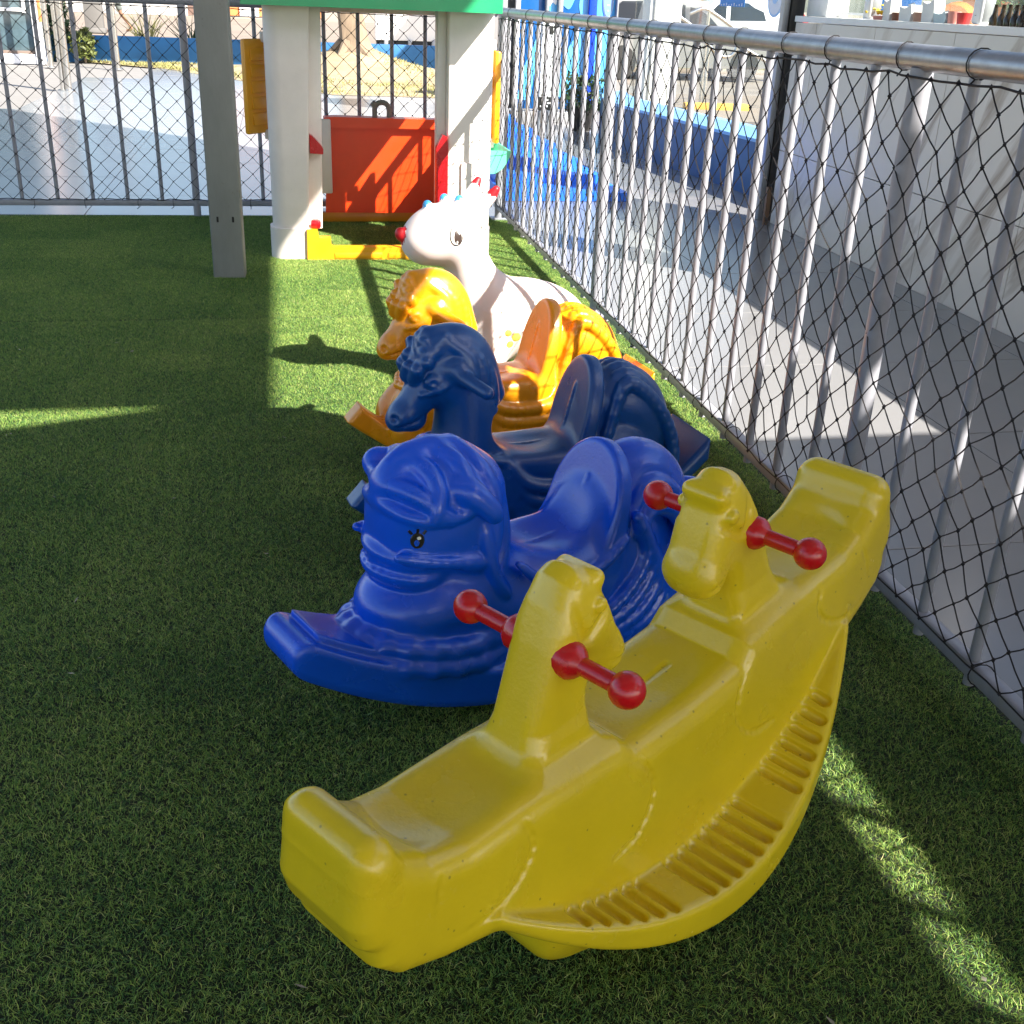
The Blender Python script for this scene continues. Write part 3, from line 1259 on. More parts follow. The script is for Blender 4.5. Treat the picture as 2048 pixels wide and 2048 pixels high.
# rounded raised pads: each end of the deck, the seat hollow between
S.put(ell((0, 0, 0.40), (0.125, 0.068, 0.036)), 0.02, None, 's')
S.put(cap((-0.06, 0, 0.361), (0.06, 0, 0.361), 0.004), 0.006, None, 's')
for sg in (-1, 1):
    S.put(ell((sg * 0.40, 0, 0.442), (0.100, 0.064, 0.026)), 0.03, None, 's')
    # animal-head grip post, nose towards the middle
    post = [(0.305, 0.400), (0.288, 0.440), (0.264, 0.500), (0.240, 0.560), (0.217, 0.612), (0.196, 0.646), (0.172, 0.656), (0.146, 0.642), (0.128, 0.612), (0.113, 0.572),
            (0.098, 0.530), (0.092, 0.498), (0.100, 0.474), (0.124, 0.464), (0.146, 0.474), (0.158, 0.492), (0.166, 0.470), (0.170, 0.40)]
    S.put(prof([(sg * a, b) for a, b in post], lambda x, z: 0.047 - 0.014 * np.clip((z - 0.58) / 0.08, 0, 1) + 0.014 * np.clip((0.45 - z) / 0.05, 0, 1), 0.034), 0.024, 'grip_post')
    S.put(cap((sg * 0.138, -0.026, 0.628), (sg * 0.138, 0.026, 0.628), 0.012), 0.014, 'grip_post')
    S.put(ell((sg * 0.112, 0, 0.500), (0.026, 0.046, 0.034)), 0.016, 'grip_post')
    for sy in (-1, 1):
        S.put(cap((sg * 0.095, sy * 0.046, 0.487), (sg * 0.128, sy * 0.050, 0.494), 0.004), 0.006, None, 's')
        S.put(cap((sg * 0.128, sy * 0.046, 0.590), (sg * 0.172, sy * 0.048, 0.560), 0.006), 0.010, None, 's')
        S.put(cap((sg * 0.205, sy * 0.044, 0.640), (sg * 0.185, sy * 0.048, 0.560), 0.005), 0.010, None, 's')
        S.put(ell((sg * 0.150, sy * 0.046, 0.598), (0.012, 0.006, 0.010)), 0.006, 'grip_post')
        # moulded leg panels on the sides
        for pts_ in ([(0.49, 0.405), (0.505, 0.36), (0.50, 0.315), (0.44, 0.302), (0.385, 0.315), (0.345, 0.35), (0.352, 0.398)],
                     [(0.155, 0.375), (0.115, 0.33), (0.105, 0.28), (0.145, 0.235), (0.20, 0.225)]):
            for a, b in zip(spline(pts_, 3)[:-1], spline(pts_, 3)[1:]):
                for yy in (0.0795,):
                    wv = lambda z_: 0.088 + 0.026 * min(1, max(0, (0.44 - z_) / 0.22)) + 0.002
                    S.put(cap((sg * a[0], sy * wv(a[1]), a[1]), (sg * b[0], sy * wv(b[1]), b[1]), 0.0048), 0.005, None, 's')
for sg in (-1, 1):
    S.put(cap((sg * 0.566, -0.052, 0.478), (sg * 0.566, 0.052, 0.478), 0.023), 0.03, 'body')
# grip slots pressed into the top of the flange, running straight across it
for sy in (-1, 1):
    for c0 in (-0.248, 0.0, 0.248):
        for i in range(7):
            xm = c0 + (i - 3) * 0.0290
            w_ = float(flange_w(np.float64(xm)))
            if w_ - 0.020 < 0.138:
                continue
            z_ = flange_top(xm) - 0.001
            S.put(cap((xm, sy * 0.126, z_), (xm, sy * (w_ - 0.020), z_ - 0.004), 0.0098), 0.004, None, 's')
sm = S.parts()
sees = empty('seesaw_rocker', (0.495, 1.347, 0), 0, 'yellow two-seat seesaw rocker with red handlebars, nearest the camera', 'seesaw')
PHI = -0.110
sees.rotation_mode = 'XYZ'
sees.rotation_euler = (0, PHI, R(34.7))
sees.location = (0.495 + RR * math.sin(-PHI) * math.cos(R(34.7)), 1.347 + RR * math.sin(-PHI) * math.sin(R(34.7)), 0.0085)
mount(sm, sees, {}, MT['yellow'])
for sg in (-1, 1):
    for sy in (-1, 1):
        bm = bmesh.new()
        hx, hz = sg * 0.212, 0.545
        tube(bm, [(hx, sy * 0.030, hz), (hx, sy * 0.052, hz), (hx, sy * 0.060, hz), (hx, sy * 0.068, hz), (hx, sy * 0.122, hz)], [0.026, 0.026, 0.021, 0.0125, 0.0125], 16)
        r_ = bmesh.ops.create_uvsphere(bm, u_segments=20, v_segments=12, radius=0.0245)
        bmesh.ops.translate(bm, vec=(hx, sy * 0.140, hz), verts=r_['verts'])
        obj('handle', bm, MT['red'], sees)

# ---------------------------------------------------------------- rocking horse (one mould, two colours)
S = Sculpt((-0.06, -0.19, -0.02), (1.02, 0.19, 0.68), 0.0046)
HC, HR = (0.46, 0.68), 0.68


def plank(x, y, z):
    r = np.sqrt((x - HC[0]) ** 2 + (z - HC[1]) ** 2)
    hh = 0.020 + 0.012 * np.clip((0.25 - x) / 0.2, 0, 1)
    d = np.abs(r - (HR - hh)) - hh
    d = np.maximum(d, np.maximum(-(x * 0.74 - (z - 0.155) * 0.67), x - 0.955))
    d = np.maximum(d, z - 0.34)
    w = 0.034 + 0.075 * np.clip((x - 0.08) / 0.20, 0, 1)
    return smax(d, np.abs(y) - w, 0.014)


S.put((plank, (0, -0.12, -0.01), (0.96, 0.12, 0.30)), 0.02, 'rocker')
S.put(rbox((0.46, 0, 0.10), (0.25, 0.080, 0.10), 0.05), 0.05, 'body')
S.put(ell((0.272, 0, 0.165), (0.125, 0.095, 0.115)), 0.05, 'body')
S.put(ell((0.49, 0, 0.18), (0.25, 0.108, 0.125)), 0.05, 'body')
S.put(ell((0.71, 0, 0.22), (0.13, 0.108, 0.17)), 0.05, 'body')
chain(S, [(0.312, 0, 0.22, 0.092), (0.316, 0, 0.34, 0.071), (0.308, 0, 0.42, 0.060), (0.285, 0, 0.50, 0.055)], 0.03, 'neck')
# head
S.put(cap((0.246, 0, 0.492), (0.166, 0, 0.392), 0.060, 0.038, 1.05), 0.02, 'head')
S.put(ell((0.148, 0, 0.378), (0.043, 0.039, 0.034), 40), 0.02, 'head')
S.put(ell((0.180, 0, 0.362), (0.030, 0.030, 0.022), 25), 0.015, 'head')
S.put(ell((0.245, 0.026, 0.455), (0.040, 0.032, 0.052), 30), 0.018, 'head', sym=True)
S.put(ell((0.208, 0.048, 0.472), (0.019, 0.012, 0.017)), 0.008, 'head', sym=True)
S.put(ell((0.208, 0.061, 0.472), (0.010, 0.006, 0.009)), 0.004, None, 's', sym=True)
S.put(ell((0.122, 0.026, 0.380), (0.009, 0.011, 0.008)), 0.008, None, 's', sym=True)
S.put(cap((0.128, 0.030, 0.356), (0.188, 0.036, 0.378), 0.004), 0.006, None, 's', sym=True)
# bridle straps
chain(S, [(0.185, 0.043, 0.440, 0.006), (0.235, 0.055, 0.458, 0.006), (0.278, 0.052, 0.500, 0.006)], 0.008, 'head', sym=True)
# forelock curls, crest and braided mane
rs = random.Random(3)
for (x_, z_) in ((0.178, 0.510), (0.190, 0.532), (0.208, 0.550), (0.172, 0.488), (0.226, 0.560), (0.205, 0.526)):
    for y_ in (-0.030, 0.0, 0.030):
        a = rs.uniform(0, 6)
        S.put(cap((x_ + rs.uniform(-.008, .008), y_ - 0.012 * math.cos(a), z_ - 0.012), (x_ + 0.014 * math.sin(a), y_ + 0.014 * math.cos(a), z_ + 0.014), 0.019, 0.015), 0.006, 'mane')
chain(S, [(0.222, 0, 0.540, 0.034), (0.262, 0, 0.548, 0.036), (0.302, 0, 0.537, 0.037), (0.336, 0, 0.495, 0.035), (0.360, 0, 0.430, 0.032), (0.385, 0, 0.37, 0.026), (0.392, 0, 0.31, 0.018)], 0.025, 'mane')
for sy in (-1, 1):
    for j, (a, b, c) in enumerate((((0.245, 0.035, 0.565), (0.295, 0.050, 0.525), (0.310, 0.060, 0.475)), ((0.27, 0.030, 0.570), (0.322, 0.046, 0.515), (0.340, 0.054, 0.45)), ((0.31, 0.022, 0.560), (0.352, 0.038, 0.48), (0.366, 0.046, 0.41)))):
        chain(S, [(a[0], sy * a[1], a[2], 0.011), (b[0], sy * b[1], b[2], 0.015), (c[0], sy * c[1], c[2], 0.012)], 0.008, 'mane')
    for (x_, z_) in ((0.318, 0.465), (0.330, 0.44), (0.352, 0.445), (0.350, 0.415), (0.366, 0.395), (0.378, 0.37), (0.372, 0.34), (0.386, 0.325)):
        S.put(ell((x_, sy * 0.054, z_ - 0.01), (0.014, 0.012, 0.015)), 0.006, 'mane')
# ear-height peg handles
S.put(cap((0.262, 0.040, 0.492), (0.312, 0.140, 0.466), 0.0190, 0.0160), 0.016, 'handle', sym=True)
S.put(ell((0.270, 0.056, 0.500), (0.026, 0.018, 0.024)), 0.015, 'handle', sym=True)
# saddle
S.put(rbox((0.490, 0, 0.245), (0.125, 0.100, 0.032), 0.028), 0.03, 'saddle')
S.put(ell((0.470, 0, 0.345), (0.125, 0.16, 0.072)), 0.02, None, 's')
S.put(plate((0.606, 0, 0.335), -13, 0.103, 0.158, 0.021), 0.026, 'saddle')
chain(S, [(0.400, 0, 0.272, 0.005), (0.45, 0, 0.271, 0.005), (0.53, 0, 0.272, 0.005)], 0.004, 'saddle')
chain(S, [(0.576, 0, 0.300, 0.0055), (0.5905, 0, 0.360, 0.0050), (0.604, 0, 0.418, 0.0045)], 0.006, 'saddle')
# blanket folds below the saddle
for j, dz in enumerate((0.0, -0.038, -0.072, -0.100)):
    chain(S, [(0.385 - 0.010 * j, 0.086, 0.262 + dz * 0.5, 0.016), (0.44, 0.103 + 0.003 * j, 0.205 + dz, 0.017), (0.53, 0.106 + 0.002 * j, 0.190 + dz, 0.017), (0.62, 0.106, 0.205 + dz, 0.017), (0.675, 0.098, 0.27 + dz * 0.5, 0.015)], 0.012, 'body', sym=True)
# breast strap
chain(S, [(0.170, 0.0, 0.262, 0.012), (0.205, 0.085, 0.268, 0.012), (0.30, 0.098, 0.285, 0.012), (0.385, 0.088, 0.262, 0.012)], 0.008, 'body', sym=True)
# folded front legs low on the chest
chain(S, [(0.22, 0.075, 0.22, 0.040), (0.165, 0.085, 0.15, 0.032), (0.215, 0.088, 0.095, 0.026)], 0.025, 'body', sym=True)
# tail: thick hanks combed over the rump
chain(S, [(0.665, 0, 0.33, 0.062), (0.705, 0, 0.378, 0.070), (0.752, 0, 0.358, 0.074), (0.785, 0, 0.300, 0.070), (0.795, 0, 0.225, 0.062), (0.78, 0, 0.14, 0.052)], 0.03, 'tail')
for sy in (-0.075, -0.045, -0.015, 0.015, 0.045, 0.075):
    e = 1 - (sy / 0.13) ** 2
    chain(S, [(0.650, sy * 1.1, 0.335 * e + 0.045, 0.014), (0.698, sy, 0.372 + 0.080 * e, 0.018), (0.765, sy, 0.345 + 0.085 * e, 0.019), (0.832, sy * 1.05, 0.290 + 0.038 * e, 0.018), (0.856, sy * 1.15, 0.215, 0.016), (0.822, sy * 1.3, 0.11, 0.012)], 0.005, 'tail')
horse = S.parts()


def place_horse(mat, loc, rz, label):
    r_ = empty('rocking_horse', loc, rz, label, 'rocking horse', 'moulded plastic rocking horses')
    for nm, me in horse:
        m2 = me.copy()
        m2.materials.clear()
        link(nm, m2, mat, r_)
    return r_


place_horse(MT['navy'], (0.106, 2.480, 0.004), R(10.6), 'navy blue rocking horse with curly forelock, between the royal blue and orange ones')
place_horse(MT['orange'], (0.132, 3.059, 0.004), R(9.6), 'orange rocking horse with peg handles, in front of the white animal')

# ---------------------------------------------------------------- royal blue pony rocker (chubby, broad boat base)
S = Sculpt((-0.26, -0.21, -0.02), (0.96, 0.21, 0.62), 0.0045)
BC, BR = (0.385, 0.68), 0.68


def boat_w(x):
    return 0.026 + 0.118 * np.clip(1 - ((x - 0.40) / 0.66) ** 2, 0, 1) ** 0.8


def keel(x):
    return 0.60 * (x - 0.385) ** 2


def boat(x, y, z):
    d = np.maximum(keel(x) - z, z - keel(x) - 0.088) * 0.85
    d = smax(d, np.maximum(-0.170 - x + 0.30 * (z - 0.2), x - 0.90), 0.045)
    return smax(d, np.abs(y) - boat_w(x) - 0.010 * np.clip((z - keel(x) - 0.02) / 0.03, -1, 0), 0.013)


S.put((boat, (-0.20, -0.16, -0.01), (0.92, 0.16, 0.36)), 0.02, 'rocker')


def deck(x, y, z):
    d = np.maximum(keel(x) + 0.05 - z, z - keel(x) - 0.106) * 0.85
    d = np.maximum(d, np.abs(x - 0.345) - 0.455)
    return smax(d, np.abs(y) - boat_w(x) + 0.026, 0.008)


S.put((deck, (-0.13, -0.13, 0.03), (0.82, 0.13, 0.36)), 0.006, 'rocker')
# rear disc of the base
S.put(ell((0.830, 0, 0.262), (0.085, 0.095, 0.030), 30), 0.02, 'rocker')
S.put(ell((0.835, 0, 0.300), (0.058, 0.066, 0.016), 30), 0.012, None, 's')
S.put(rbox((0.34, 0, 0.16), (0.30, 0.100, 0.10), 0.06), 0.04, 'body')
# collar rings where chest meets base
for (z_, rx, ry, r_) in ((0.168, 0.152, 0.118, 0.020), (0.135, 0.168, 0.128, 0.018)):
    ring = [(0.145 + rx * math.cos(a) * (1.0), ry * math.sin(a), z_ - 0.20 * (rx * math.cos(a)) - 0.0, r_) for a in [2 * math.pi * k / 20 for k in range(21)]]
    chain(S, ring, 0.010, 'body', n=1)
S.put(ell((0.155, 0, 0.235), (0.150, 0.118, 0.085)), 0.02, 'body')
S.put(ell((0.36, 0, 0.20), (0.22, 0.122, 0.12)), 0.05, 'body')
S.put(ell((0.60, 0, 0.24), (0.17, 0.112, 0.14), 10), 0.05, 'body')
# big round head, looking left
S.put(ell((0.172, 0, 0.418), (0.122, 0.098, 0.108)), 0.02, 'head')
S.put(rbox((0.150, 0, 0.385), (0.104, 0.090, 0.090), 0.055, -4), 0.03, 'head')
S.put(ell((0.100, 0, 0.318), (0.078, 0.092, 0.046), -8), 0.012, 'head')
S.put(ell((0.092, 0, 0.352), (0.066, 0.086, 0.026), -8), 0.010, 'head')
chain(S, [(0.022, 0.0, 0.336, 0.004), (0.050, 0.072, 0.336, 0.004), (0.11, 0.094, 0.326, 0.004), (0.19, 0.098, 0.314, 0.004)], 0.010, None, 's', sym=True)
chain(S, [(0.045, 0.078, 0.372, 0.009), (0.115, 0.094, 0.352, 0.010), (0.205, 0.098, 0.330, 0.012)], 0.010, 'head', sym=True)
S.put(cap((0.235, 0, 0.28), (0.205, 0, 0.40), 0.098, 0.080), 0.04, 'head')
# mane: a thick cap of hair, then swirled locks combed over it
S.put(ell((0.168, 0, 0.452), (0.122, 0.100, 0.088)), 0.010, 'mane')
S.put(cap((0.238, 0, 0.445), (0.255, 0, 0.33), 0.070, 0.050, 0.8), 0.03, 'mane')
squeeze = lambda x_: x_ if x_ < 0.18 else 0.18 + (x_ - 0.18) * 0.66
for sy in (-1, 1):
    def lk(pts_, k_=0.010, lab_='mane'):
        chain(S, [(squeeze(p[0]), sy * p[1] * 0.95, p[2] - 0.010, p[3]) for p in pts_], k_, lab_)
    lk([(0.050, 0.020, 0.466, 0.012), (0.068, 0.074, 0.456, 0.009), (0.11, 0.098, 0.446, 0.009), (0.175, 0.105, 0.448, 0.009), (0.215, 0.103, 0.470, 0.008)])
    lk([(0.060, 0.018, 0.500, 0.016), (0.084, 0.068, 0.494, 0.015), (0.115, 0.095, 0.468, 0.013), (0.145, 0.104, 0.444, 0.010)])
    lk([(0.110, 0.014, 0.537, 0.016), (0.122, 0.060, 0.522, 0.016), (0.124, 0.092, 0.488, 0.013), (0.108, 0.101, 0.455, 0.010)])
    lk([(0.165, 0.012, 0.546, 0.017), (0.180, 0.060, 0.530, 0.017), (0.190, 0.093, 0.494, 0.014), (0.176, 0.105, 0.455, 0.010)])
    lk([(0.220, 0.012, 0.543, 0.017), (0.254, 0.056, 0.513, 0.017), (0.278, 0.084, 0.462, 0.015), (0.286, 0.094, 0.40, 0.013), (0.276, 0.101, 0.35, 0.010)])
    lk([(0.268, 0.012, 0.520, 0.016), (0.303, 0.046, 0.476, 0.017), (0.325, 0.068, 0.415, 0.015), (0.328, 0.080, 0.355, 0.013), (0.310, 0.092, 0.30, 0.010)])
    lk([(0.240, 0.099, 0.41, 0.012), (0.252, 0.107, 0.355, 0.013), (0.275, 0.111, 0.30, 0.012), (0.310, 0.114, 0.26, 0.010)], 0.009)
    # drooping ear peg
    chain(S, [(0.168, sy * 0.072, 0.482, 0.026), (0.188, sy * 0.096, 0.474, 0.024), (0.216, sy * 0.112, 0.446, 0.019), (0.228, sy * 0.116, 0.428, 0.016)], 0.008, 'handle')
chain(S, [(0.062, 0, 0.462, 0.022), (0.084, 0, 0.508, 0.022), (0.135, 0, 0.530, 0.020), (0.195, 0, 0.522, 0.022), (0.240, 0, 0.482, 0.026), (0.268, 0, 0.41, 0.024), (0.275, 0, 0.34, 0.020)], 0.02, 'mane')
S.put(ell((0.092, 0.074, 0.498), (0.032, 0.026, 0.028)), 0.012, 'mane')
# saddle: scoop and tall rounded back
S.put(ell((0.430, 0, 0.250), (0.165, 0.122, 0.058)), 0.02, 'saddle')
S.put(ell((0.420, 0, 0.385), (0.120, 0.17, 0.108)), 0.02, None, 's')
S.put(plate((0.552, 0, 0.325), -17, 0.112, 0.150, 0.020), 0.035, 'saddle')
chain(S, [(0.345, 0, 0.284, 0.005), (0.40, 0, 0.276, 0.005), (0.47, 0, 0.281, 0.005)], 0.004, 'saddle')
chain(S, [(0.523, 0, 0.302, 0.0055), (0.538, 0, 0.348, 0.0050), (0.552, 0, 0.394, 0.0045)], 0.006, 'saddle')
chain(S, [(0.300, 0.102, 0.300, 0.008), (0.345, 0.118, 0.262, 0.009), (0.42, 0.122, 0.244, 0.009), (0.50, 0.121, 0.252, 0.009), (0.565, 0.116, 0.29, 0.008)], 0.008, 'saddle', sym=True)
# tail hanks and long flowing folds down the flank
chain(S, [(0.625, 0, 0.365, 0.055), (0.675, 0, 0.385, 0.055), (0.735, 0, 0.345, 0.055), (0.765, 0, 0.275, 0.050), (0.775, 0, 0.22, 0.04)], 0.03, 'tail')
for sy in (-1, 1):
    for j, (y_, dz) in enumerate(((0.012, 0.0), (0.042, -0.012), (0.070, -0.04), (0.092, -0.085))):
        chain(S, [(0.605, sy * (y_ + 0.012), 0.375 + dz, 0.014), (0.655, sy * y_, 0.418 + dz, 0.018), (0.715, sy * (y_ + 0.006), 0.395 + dz, 0.018), (0.765, sy * (y_ + 0.012), 0.325 + dz, 0.017), (0.785, sy * (y_ + 0.014), 0.25 + dz * 0.5, 0.014)], 0.009, 'tail')
    for j in range(5):
        q = j * 0.036
        chain(S, [(0.600 + q * 0.6, sy * (0.110 - q * 0.05), 0.330 - q * 0.9, 0.013), (0.625 + q * 0.5, sy * 0.118, 0.245 - q, 0.014), (0.56 + q * 0.6, sy * 0.124, 0.160 - q * 0.7, 0.014), (0.44 + q, sy * 0.120, 0.105 - q * 0.35, 0.011)], 0.010, 'body')
bp = S.parts()
pony = empty('rocking_pony', (0.098, 1.832, 0.004), R(25), 'glossy royal blue chubby pony rocker with swirled mane, behind the yellow seesaw', 'rocking horse')
mount(bp, pony, {}, MT['blue'])
for sy in (-1, 1):
    e_ = decal(S, 0.080, 0.402, sy, 0.0135, 0.0165, MT['black'], 'eye', pony, 0.0012, 0.0016)
    decal(S, 0.0785, 0.398, sy, 0.0050, 0.0068, MT['blue'], 'iris', e_, 0.0030, 0.0010)
    decal(S, 0.0820, 0.4085, sy, 0.0038, 0.0034, MT['eye_white'], 'glint', e_, 0.0044, 0.0010)
    bm = bmesh.new()
    for dx, dz in ((-0.010, 0.015), (0.0, 0.018), (0.010, 0.015)):
        p_, n_q = on_surface(S, 0.080 + dx * 0.9, 0.402 + dz * 0.9, sy)
        q_, _ = on_surface(S, 0.080 + dx * 1.35, 0.402 + dz * 1.35, sy)
        tube(bm, [p_ + n_q * 0.001, q_ + n_q * 0.001], 0.0026, 5)
    obj('eyelash', bm, MT['black'], e_, kind='stuff')

# ---------------------------------------------------------------- white inflatable bouncing animal
S = Sculpt((-0.08, -0.20, -0.01), (0.70, 0.20, 0.80), 0.0055)
S.put(ell((0.420, 0, 0.255), (0.250, 0.138, 0.146), -8), 0.05, 'body')
S.put(ell((0.290, 0, 0.255), (0.110, 0.118, 0.150)), 0.05, 'body')
for lx in (0.275, 0.545):
    S.put(cap((lx, 0.070, 0.18), (lx + (0.01 if lx > 0.4 else -0.01), 0.085, 0.055), 0.060, 0.050), 0.04, 'leg', sym=True)
S.put(cap((0.262, 0, 0.34), (0.182, 0, 0.53), 0.092, 0.070), 0.06, 'neck')
S.put(ell((0.118, 0, 0.565), (0.124, 0.102, 0.100), 8), 0.05, 'head')
S.put(ell((0.052, 0, 0.535), (0.066, 0.072, 0.062)), 0.05, 'head')
S.put(ell((-0.021, 0, 0.565), (0.022, 0.020, 0.025), 30), 0.006, 'nose')
for bx_, bz_ in ((0.070, 0.648), (0.128, 0.668), (0.180, 0.662)):
    S.put(cap((bx_ + 0.006, 0, bz_ - 0.02), (bx_ - 0.002, 0, bz_ + 0.010), 0.024, 0.015), 0.012, 'head')
    S.put(ell((bx_ - 0.003, 0, bz_ + 0.012), (0.0150, 0.0150, 0.0160)), 0.004, 'crest_tip')
for sy in (-1, 1):
    S.put(cap((0.190, sy * 0.058, 0.612), (0.258, sy * 0.092, 0.698), 0.030, 0.0190), 0.02, 'ear')
    S.put(cap((0.264, sy * 0.095, 0.708), (0.273, sy * 0.100, 0.722), 0.0176, 0.0125), 0.003, 'ear_tip')
um = S.parts()
uni = empty('bouncing_animal', (0.40, 3.75, 0.004), R(8), 'white inflatable ride-on animal with red nose and red ear tips, by the playhouse', 'ride-on toy')
mount(um, uni, {'nose': MT['vinyl_red'], 'ear_tip': MT['vinyl_red'], 'crest_tip': MT['vinyl_blue']}, MT['vinyl'])


for sg in (-1, 1):
    e0 = decal(S, 0.140, 0.574, sg, 0.0255, 0.0355, MT['black'], 'eye', uni, 0.0010, 0.0012)
    decal(S, 0.1400, 0.574, sg, 0.0218, 0.0312, MT['eye_white'], 'eye_white', e0, 0.0022, 0.0012)
    decal(S, 0.1445, 0.571, sg, 0.0150, 0.0240, MT['eye_brown'], 'pupil', e0, 0.0034, 0.0012)
    decal(S, 0.1490, 0.584, sg, 0.0042, 0.0065, MT['eye_white'], 'glint', e0, 0.0046, 0.0010)
    decal(S, 0.1420, 0.555, sg, 0.0030, 0.0042, MT['eye_white'], 'glint', e0, 0.0046, 0.0010)
    for sx, sz, sr in ((0.352, 0.228, 0.017), (0.322, 0.245, 0.013), (0.332, 0.202, 0.014), (0.50, 0.33, 0.015), (0.47, 0.22, 0.014), (0.53, 0.24, 0.016)):
        decal(S, sx, sz, sg, sr, sr, MT['vinyl_yellow'], 'spot', uni, 0.0008, 0.0010)

# ==================================================================== PLAYHOUSE
ph = empty('playhouse', (0.52, 6.5, 0), 0, 'cream plastic toy playhouse with green roof and red half door in the back corner', 'playhouse')


def P_(name, bm_, mat, parent=None, angle=35):
    bmesh.ops.translate(bm_, vec=-ph.location, verts=bm_.verts)
    return obj(name, bm_, mat, parent or ph, angle=angle)


def rounded_rect(x0, x1, y0, y1, radii, n=6):
    """plan outline with a radius per corner: (x0,y0), (x1,y0), (x1,y1), (x0,y1)"""
    o = []
    for (cx_, cy_, sx, sy, a0), r_ in zip(((x0, y0, 1, 1, 180), (x1, y0, -1, 1, 270), (x1, y1, -1, -1, 0), (x0, y1, 1, -1, 90)), radii):
        for k in range(n + 1):
            a = R(a0 + 90 * k / n)
            o.append((cx_ + sx * r_ + r_ * math.cos(a), cy_ + sy * r_ + r_ * math.sin(a)))
    return o


def column(x0, x1, y0, y1, radii, z0=0.0, z1=1.24, base=0.165, flare=0.014):
    bm_ = bmesh.new()
    prism(bm_, rounded_rect(x0, x1, y0, y1, radii), 'z', base - 0.01, z1)
    bevel_all(bm_, 0.004, 1, 60)
    b2 = bmesh.new()
    prism(b2, rounded_rect(x0 - flare, x1 + flare * 0.3, y0 - flare, y1 + flare, [r_ + flare * 0.6 for r_ in radii]), 'z', z0, base)
    bevel_all(b2, 0.010, 2, 60)
    me_ = bpy.data.meshes.new('t')
    b2.to_mesh(me_)
    bm_.from_mesh(me_)
    b2.free()
    return bm_


cc = column(-0.062, 0.120, 5.975, 6.16, (0.075, 0.014, 0.02, 0.06))
for v in cc.verts:
    if v.co.x > 0.08 and v.co.z > 0.3:
        v.co.x += 0.045
P_('corner_column', cc, MT['ph_white'])
P_('corner_column', column(0.845, 1.085, 5.975, 6.17, (0.012, 0.07, 0.06, 0.02)), MT['ph_white'])
P_('corner_column', column(-0.045, 0.13, 6.90, 7.08, (0.03, 0.01, 0.02, 0.06)), MT['ph_white'])
P_('corner_column', column(0.97, 1.085, 6.90, 7.08, (0.01, 0.03, 0.06, 0.02)), MT['ph_white'])
# raised moulded strips on the columns
P_('column_strip', B((0.985, 5.968, 0.34), (0.135, 0.014, 0.33), 0.005), MT['ph_white'])
cc = B((0.157, 6.10, 0.69), (0.075, 0.10, 1.08), 0.006)
for v in cc.verts:
    if v.co.z > 0.6:
        v.co.x += 0.026
P_('door_jamb', cc, MT['ph_white'])
P_('door_jamb', B((0.822, 6.10, 0.69), (0.046, 0.10, 1.08), 0.006), MT['ph_white'])
# side walls with window openings (sill below, lintel above)
for nm, xx in (('left', -0.02), ('right', 1.065)):
    P_('side_wall', B((xx, 6.53, 0.30), (0.03, 0.74, 0.58), 0.006), MT['ph_white'])
    P_('window_lintel', B((xx, 6.53, 1.15), (0.03, 0.74, 0.16), 0.006), MT['ph_white'])
# rear wall flaps and back posts seen through the doorway
P_('back_panel', B((0.225, 6.885, 0.41), (0.125, 0.03, 0.42), 0.008), MT['ph_white'])
P_('back_panel', B((0.955, 6.885, 0.41), (0.06, 0.03, 0.42), 0.008), MT['ph_white'])
P_('back_post', B((0.165, 6.96, 0.93), (0.075, 0.06, 0.62), 0.008), MT['ph_white'])
P_('back_post', B((0.952, 6.96, 0.93), (0.04, 0.06, 0.62), 0.008), MT['ph_white'])
P_('back_lintel', B((0.52, 7.03, 1.215), (0.95, 0.05, 0.06), 0.008), MT['ph_white'])
# red-orange counter door with a lip along the top
bm = bmesh.new()
prism(bm, [(0.245, 0.080), (0.920, 0.080), (0.925, 0.575), (0.270, 0.575)], 'y', 6.925, 6.965)
bevel_all(bm, 0.012, 2)
dr = P_('half_door', bm, MT['ph_red'])
bm = bmesh.new()
prism(bm, [(0.255, 0.572), (0.962, 0.572), (0.967, 0.620), (0.91, 0.626), (0.62, 0.628), (0.31, 0.632), (0.248, 0.626)], 'y', 6.885, 7.00)
bevel_all(bm, 0.008, 2)
P_('counter_lip', bm, MT['ph_red'], dr)
dr.parent = ph
# grey faucet on the counter
bm = bmesh.new()
pts_ = [(0.548, 6.94, 0.62), (0.548, 6.94, 0.665)] + [(0.590 - 0.042 * math.cos(a), 6.94, 0.672 + 0.040 * math.sin(a)) for a in [math.pi * k / 10 for k in range(11)]] + [(0.632, 6.94, 0.655), (0.632, 6.94, 0.63)]
tube(bm, pts_, 0.0155, 10)
box(bm, (0.545, 6.94, 0.700), (0.036, 0.03, 0.036), 0.006, rot=Matrix.Rotation(R(45), 3, 'Y'))
P_('faucet', bm, MT['ph_grey'])
# back and front sills
P_('back_sill', B((0.56, 7.04, 0.034), (0.80, 0.05, 0.064), 0.01), MT['ph_yellow'])
bm = bmesh.new()
prism(bm, [(0.108, 0.004), (0.855, 0.004), (0.855, 0.072), (0.245, 0.072), (0.232, 0.082), (0.232, 0.120), (0.172, 0.122), (0.165, 0.162), (0.110, 0.165)], 'y', 5.945, 6.01)
bevel_all(bm, 0.006, 2)
sill = P_('door_sill', bm, MT['ph_yellow'])
for x0_, x1_ in ((0.25, 0.50), (0.53, 0.83)):
    P_('sill_panel', B(((x0_ + x1_) / 2, 5.944, 0.030), (x1_ - x0_, 0.006, 0.030), 0.002), MT['ph_yellow'], sill)
